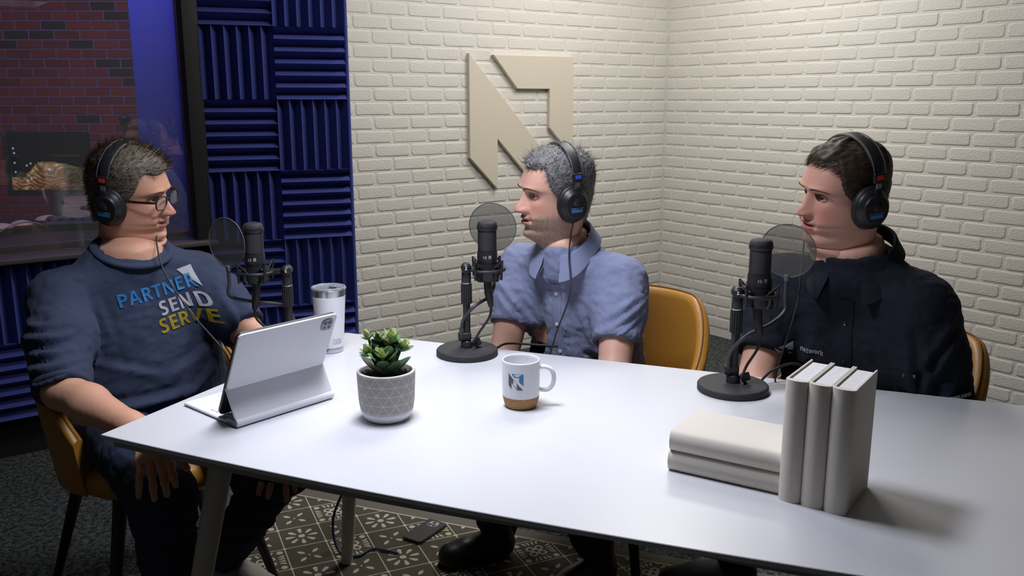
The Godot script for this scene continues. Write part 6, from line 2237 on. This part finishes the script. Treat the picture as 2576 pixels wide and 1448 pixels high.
func man_in_blue() -> void:
	var hip := Vector3(-2.295, 0.52, 1.940); var neck := Vector3(-2.452, 0.992, 1.968)
	var F := Vector3(-0.955, 0, 0.297); var ring := Vector3(-2.472, 1.003, 1.982)
	var o := thing("person", "seated man in a slate blue short sleeved shirt with grey hair and stubble, looking left", "person", Transform3D(Basis(), Vector3(hip.x, 0, hip.z)))
	var R := [Vector3(-2.476, 0.900, 1.780), Vector3(-2.598, 0.650, 1.850), Vector3(-2.655, 0.575, 1.985)]
	var L := [Vector3(-2.380, 0.896, 2.112), Vector3(-2.500, 0.680, 2.215), Vector3(-2.635, 0.575, 2.100)]
	var face := {"skin": rgb(216, 170, 150), "flush": 1.1, "jaw": 0.7, "double_chin": 0.6, "neck": 0.5, "cheek": 0.5, "nose": 1.05, "smile": 0.15, "mouth": 0.025, "lid": 0.85, "seed": 12,
		"beard": 0.42, "beard_c": rgb(150, 130, 116), "beard_count": 5200, "beard_hair": [rgb(172, 158, 144), rgb(146, 122, 104), rgb(190, 180, 168), rgb(132, 110, 94)],
		"hair_dark": rgb(92, 90, 92), "brow_c": rgb(92, 78, 66), "count": 11000, "curl": 1.9, "settle": 0.6, "lump": 110.0, "iris": rgb(74, 66, 50),
		"hairline": [[0, 0.089], [20, 0.090], [34, 0.094], [46, 0.088], [55, 0.066], [64, 0.036], [72, 0.012], [82, -0.014], [98, -0.018], [115, -0.040], [140, -0.070], [180, -0.078]],
		"thick": func(th, y): return lerpf(0.005, 0.014, smoothstep(0.02, 0.09, y)) + 0.004 * smoothstep(0.3, 1.0, cos(th)) * smoothstep(0.07, 0.10, y),
		"length": func(th, y): return lerpf(0.008, 0.019, smoothstep(0.03, 0.10, y)),
		"comb": func(p, n, rng): return n * 0.16 + Vector3(rng.randf_range(-0.8, 0.8), rng.randf_range(-0.5, 0.5) - 0.5 * smoothstep(0.07, 0.0, p.y), rng.randf_range(-0.6, 0.8)),
		"tone": func(th, y, r): return [rgb(92, 89, 88), rgb(122, 119, 118), rgb(150, 147, 146), rgb(172, 170, 170)][mini(3, int(r * 4.0))]}
	var turn := Vector3(deg_to_rad(4.0), deg_to_rad(-104.5), deg_to_rad(-4.8))
	var head := Vector3(-2.503, 1.134, 1.969)
	var rows := [[-0.08, 0.180, 0.140, 0.02], [0.02, 0.184, 0.142, 0.03], [0.12, 0.184, 0.136, 0.03], [0.22, 0.186, 0.130, 0.022], [0.30, 0.186, 0.124, 0.014], [0.37, 0.176, 0.112, 0.006], [0.42, 0.140, 0.094, 0.0], [0.455, 0.104, 0.086, 0.0], [0.49, 0.082, 0.078, 0.004], [0.53, 0.078, 0.076, 0.01]]
	dress(o, {"face": face, "turn": turn, "head": head, "hip": hip, "neck": neck, "ring": ring, "facing": F, "rows": rows, "arms": [R, L], "gaze": Vector3(0.02, 0.0, 1), "shaft": 0.06,
		"hands": [[[Vector3(-2.645, 0.587, 2.055), Vector3(-2.675, 0.585, 2.090), Vector3(-2.675, 0.567, 2.095), Vector3(-2.671, 0.549, 2.094), Vector3(-2.665, 0.533, 2.088)], [Vector3(-2.685, 0.575, 2.080), Vector3(-2.697, 0.565, 2.150), Vector3(-2.700, 0.545, 2.158), Vector3(-2.693, 0.527, 2.152), Vector3(-2.683, 0.515, 2.138)], Vector3(-0.9, 0.2, 0.3)],
			[[Vector3(-2.675, 0.593, 2.090), Vector3(-2.713, 0.587, 2.065), Vector3(-2.717, 0.569, 2.062), Vector3(-2.713, 0.551, 2.060), Vector3(-2.705, 0.535, 2.060)], [Vector3(-2.705, 0.587, 2.050), Vector3(-2.755, 0.567, 2.010), Vector3(-2.757, 0.547, 2.004), Vector3(-2.749, 0.529, 2.006), Vector3(-2.737, 0.517, 2.012)], Vector3(-0.6, 0.3, 0.7)]],
		"legs": [[Vector3(-2.320, 0.515, 1.860), Vector3(-2.700, 0.490, 1.880), Vector3(-2.605, 0.12, 1.815)], [Vector3(-2.285, 0.515, 2.025), Vector3(-2.665, 0.490, 2.150), Vector3(-2.455, 0.12, 2.100)]],
		"feet": [[Vector3(-2.560, 0, 1.830), Vector3(-2.780, 0, 1.760)], [Vector3(-2.405, 0, 2.115), Vector3(-2.650, 0, 2.125)]],
		"trousers": cloth("charcoal trousers", rgb(60, 60, 62), 0.85), "shoe_m": mat("black leather boot", rgb(24, 23, 22), 0.4), "sole_m": mat("black rubber sole", rgb(18, 18, 18), 0.7)})
	var blue := cloth("slate blue chambray", rgb(128, 136, 166), 0.85, 22.0, 0.045)
	var front := Vector3(-0.6, 0.0, 0.8)
	var sd := shirt_man(o, {"hip": hip, "neck": neck, "facing": F, "arms": [R, L], "cloth": blue, "seed": 21, "amp": 0.0048,
		"rows": rows, "ring": ring, "tilt": 0.45, "vee": Vector3(-2.556, 0.978, 2.020),
		"hem": [[0.62, 0.072, 0.060], [0.66, 0.074, 0.064]], "collar": [0.073, 0.074, 0.34, 1.0],
		"folds": [[0.07, 0.36, 0.135, 0.16, 0.010, 0.008], [0.12, 0.33, 0.15, 0.18, 0.008, 0.006], [-0.06, 0.36, -0.10, 0.18, 0.010, 0.006], [-0.15, 0.06, 0.06, 0.02, 0.011, 0.011], [-0.14, 0.11, 0.02, 0.085, 0.009, 0.006], [0.02, 0.09, 0.16, 0.15, 0.010, 0.007], [0.0, 0.03, 0.17, 0.08, 0.011, 0.009], [0.04, 0.30, 0.06, 0.12, 0.009, 0.004]],
		"arm_folds": [[1, 0.10, 0.9, 0.55, -0.9, 0.009, 0.008, front], [1, 0.22, 0.9, 0.66, -0.7, 0.008, 0.007, front], [1, 0.0, 0.7, 0.40, -0.9, 0.009, 0.006, front], [0, 0.15, -0.9, 0.5, 0.9, 0.009, 0.006, front], [0, 0.3, -0.9, 0.6, 0.8, 0.008, 0.006, front]]})
	var shirt: Node = sd[0]; var rl: Relief = sd[1]
	part("placket", ribbon(rl, [Vector2(0.004, 0.435), Vector2(0.0, 0.36), Vector2(0.0, 0.2), Vector2(0.0, 0.0)], 0.030, 0.0022), blue, shirt)
	var pearl := mat("pearl button", rgb(220, 218, 214), 0.25)
	for y in [0.400, 0.318, 0.236, 0.160, 0.084, 0.01]: button_on(rl, Vector2(0.001, y), pearl, shirt)
	headphones("black headphones with a blue side mark worn by the man in the blue shirt", {"turn": turn, "head": head, "cable": [Vector3(0.1, -0.052, -0.004), Vector3(-2.512, 1.04, 2.048), Vector3(-2.522, 0.982, 2.052), Vector3(-2.555, 0.888, 2.096), Vector3(-2.600, 0.784, 2.094), Vector3(-2.628, 0.700, 2.092)]})

func man_in_black() -> void:
	var hip := Vector3(-1.985, 0.53, 2.680); var neck := Vector3(-2.118, 1.030, 2.655)
	var F := Vector3(-0.972, 0, 0.235); var ring := Vector3(-2.118, 1.035, 2.662)
	var o := thing("person", "seated man in a black collared shirt with short brown hair, looking left", "person", Transform3D(Basis(), Vector3(hip.x, 0, hip.z)))
	var R := [Vector3(-2.145, 0.922, 2.462), Vector3(-2.300, 0.700, 2.520), Vector3(-2.400, 0.615, 2.640)]
	var L := [Vector3(-2.086, 0.912, 2.811), Vector3(-2.078, 0.660, 2.878), Vector3(-2.300, 0.612, 2.800)]
	var face := {"skin": rgb(216, 166, 146), "flush": 1.25, "jaw": 1.6, "double_chin": 1.6, "neck": 1.6, "cheek": 1.1, "nose": 0.95, "nose_width": 1.05, "smile": -0.12, "mouth": 0.026, "lid": 0.72, "brow": 1.2, "seed": 17,
		"hair_dark": rgb(44, 36, 30), "brow_c": rgb(104, 80, 60), "count": 8500, "curl": 0.10, "settle": 0.35, "lump": 40.0, "iris": rgb(70, 76, 78),
		"hairline": [[0, 0.090], [18, 0.090], [32, 0.095], [44, 0.090], [54, 0.066], [64, 0.030], [72, 0.010], [80, -0.014], [98, -0.020], [115, -0.040], [140, -0.070], [180, -0.078]],
		"thick": func(th, y): return lerpf(0.004, 0.013, smoothstep(0.04, 0.10, y)) + 0.007 * smoothstep(0.55, 1.0, cos(th)) * smoothstep(0.075, 0.10, y),
		"length": func(th, y): return lerpf(0.009, 0.034, smoothstep(0.06, 0.10, y)) * lerpf(1.0, 0.55, smoothstep(0.6, 1.0, cos(th)) * smoothstep(0.115, 0.09, y)),
		"comb": func(p, n, rng): return n * 0.05 + (sheared(Vector3(-0.55 + rng.randf_range(-0.15, 0.15), -0.25, 0.8 + rng.randf_range(-0.2, 0.2)), n) if p.y > 0.07 else Vector3(rng.randf_range(-0.15, 0.15), -1.0, -0.35 + rng.randf_range(-0.2, 0.2))),
		"tone": func(th, y, r): return [rgb(48, 38, 30), rgb(66, 54, 42), rgb(88, 72, 54), rgb(112, 92, 68)][mini(3, int(r * 3.6))]}
	var turn := Vector3(deg_to_rad(6.7), deg_to_rad(247.2), deg_to_rad(-8.6))
	var head := Vector3(-2.163, 1.17, 2.638)
	var rows := [[-0.09, 0.205, 0.165, 0.03], [0.0, 0.215, 0.172, 0.04], [0.1, 0.218, 0.166, 0.042], [0.2, 0.216, 0.154, 0.034], [0.29, 0.212, 0.142, 0.022], [0.365, 0.198, 0.124, 0.01], [0.42, 0.156, 0.102, 0.0], [0.46, 0.112, 0.092, 0.0], [0.50, 0.090, 0.084, 0.004], [0.545, 0.086, 0.082, 0.01]]
	dress(o, {"face": face, "turn": turn, "head": head, "hip": hip, "neck": neck, "ring": ring, "facing": F, "rows": rows, "arms": [R, L], "arm": 1.06, "gaze": Vector3(0.10, 0.0, 1), "leg": 1.08,
		"hands": [[[Vector3(-2.415, 0.625, 2.680), Vector3(-2.452, 0.622, 2.705), Vector3(-2.452, 0.604, 2.708), Vector3(-2.448, 0.586, 2.706), Vector3(-2.440, 0.570, 2.700)], [Vector3(-2.460, 0.615, 2.700), Vector3(-2.490, 0.600, 2.760), Vector3(-2.492, 0.580, 2.766), Vector3(-2.484, 0.562, 2.760), Vector3(-2.472, 0.550, 2.748)], Vector3(-0.9, 0.2, 0.2)],
			[[Vector3(-2.335, 0.627, 2.775), Vector3(-2.372, 0.624, 2.755), Vector3(-2.376, 0.606, 2.752), Vector3(-2.372, 0.588, 2.752), Vector3(-2.364, 0.572, 2.754)], [Vector3(-2.370, 0.626, 2.740), Vector3(-2.425, 0.604, 2.705), Vector3(-2.428, 0.584, 2.698), Vector3(-2.420, 0.566, 2.700), Vector3(-2.408, 0.554, 2.706)], Vector3(-0.8, 0.3, 0.5)]],
		"legs": [[Vector3(-1.995, 0.520, 2.590), Vector3(-2.390, 0.490, 2.570), Vector3(-2.160, 0.12, 2.385)], [Vector3(-1.985, 0.520, 2.775), Vector3(-2.390, 0.490, 2.860), Vector3(-2.010, 0.12, 2.660)]],
		"feet": [[Vector3(-2.110, 0, 2.400), Vector3(-2.340, 0, 2.250)], [Vector3(-1.965, 0, 2.680), Vector3(-2.205, 0, 2.560)]],
		"trousers": cloth("black trousers", rgb(28, 28, 32), 0.85), "shoe_m": mat("black suede shoe", rgb(20, 20, 22), 0.8), "sole_m": mat("brown rubber sole", rgb(70, 58, 50), 0.7)})
	var black := cloth("black poplin", rgb(31, 34, 44), 0.75, 22.0, 0.03)
	var front := Vector3(-0.75, 0.0, 0.66)
	var sd := shirt_man(o, {"hip": hip, "neck": neck, "facing": F, "arms": [R, L], "cloth": black, "seed": 41, "amp": 0.0045,
		"rows": rows, "ring": ring, "tilt": 0.42, "vee": Vector3(-2.268, 0.985, 2.690),
		"hem": [[0.72, 0.080, 0.072], [0.94, 0.086, 0.086]], "collar": [0.081, 0.080, 0.40, 1.35],
		"folds": [[0.14, 0.38, 0.165, 0.15, 0.012, 0.011], [0.18, 0.36, 0.19, 0.12, 0.010, 0.008], [-0.08, 0.36, -0.12, 0.20, 0.010, 0.006], [-0.16, 0.10, 0.08, 0.05, 0.011, 0.008], [0.0, 0.06, 0.17, 0.12, 0.011, 0.008], [0.08, 0.34, 0.11, 0.22, 0.008, 0.004]],
		"arm_folds": [[1, 0.05, 0.9, 0.5, -0.9, 0.010, 0.009, front], [1, 0.2, 0.9, 0.7, -0.8, 0.010, 0.009, front], [1, 0.5, 0.9, 0.9, -0.4, 0.010, 0.006, front], [0, 0.2, -0.9, 0.55, 0.9, 0.010, 0.007, front]]})
	var shirt: Node = sd[0]; var rl: Relief = sd[1]; var inv: Transform3D = sd[3]
	part("placket", ribbon(rl, [Vector2(0.004, 0.44), Vector2(0.0, 0.36), Vector2(0.0, 0.2), Vector2(0.0, 0.0)], 0.034, 0.0022), black, shirt)
	var db := mat("black button", rgb(18, 18, 20), 0.3)
	for y in [0.385, 0.300, 0.215, 0.130, 0.045]: button_on(rl, Vector2(0.0, y), db, shirt)
	# chest pockets with flaps, left and right
	for s in [1.0, -1.0]:
		part("pocket_flap", ribbon(rl, [Vector2(s * 0.055, 0.268), Vector2(s * 0.105, 0.262), Vector2(s * 0.160, 0.270)], 0.046, 0.0034), black, shirt)
		part("pocket", ribbon(rl, [Vector2(s * 0.108, 0.262), Vector2(s * 0.108, 0.13)], 0.104, 0.0016), black, shirt)
	var lb := MB.new()
	lb.box(Transform3D(), Vector3(0.026, 0.008, 0.0012), 0.0003)
	part("pocket_label", print_on(rl, lb, Vector2(0.150, 0.285), -0.12, 0.005), mat("grey woven label", rgb(112, 118, 130), 0.6), shirt)
	var wp := mat("white stitching", rgb(206, 208, 214), 0.7)
	part("lettering", print_on(rl, text_mb("network", 0.0115, 0.0004), Vector2(-0.082, 0.318), -0.05, 0.003), wp, shirt)
	for poly in emblem_polys():
		var q := PackedVector2Array()
		for e in subdivided(poly, 0.1): q.append((e - Vector2(0.5, 0.5)) * 0.030)
		var em := MB.new()
		em.prism(Transform3D(), q, 0.0, 0.0004)
		part("emblem", print_on(rl, em, Vector2(-0.142, 0.325), 0.0, 0.003), wp, shirt)
	# sleeve lettering near the hem, laid on the outside of the left sleeve
	var sf := look(inv * L[0].lerp(L[1], 0.76), L[0] - L[1], Vector3(-0.2, 0, 1))
	var zz: Vector3 = (inv.basis * Vector3(-0.80, 0.05, 0.60)); zz = (zz - sf.basis.y * zz.dot(sf.basis.y)).normalized()
	var sleeve := Transform3D(Basis(sf.basis.y.cross(zz), sf.basis.y, zz), sf.origin)
	part("sleeve_lettering", bend_round(text_mb("OMNI-SHADE", 0.0075, 0.0005), sleeve * Transform3D(Basis(Vector3.UP, 0.55), Vector3.ZERO), 0.0905), wp, shirt)
	headphones("black headphones with a glossy band worn by the man in the black shirt", {"turn": turn, "head": head, "blue_left": false, "cable": [Vector3(-0.1, -0.052, -0.004), Vector3(-0.095, -0.09, 0.03), Vector3(-2.255, 1.0, 2.600), Vector3(-2.300, 0.926, 2.627), Vector3(-2.340, 0.815, 2.625), Vector3(-2.360, 0.745, 2.622), Vector3(-2.33, 0.70, 2.62)]})
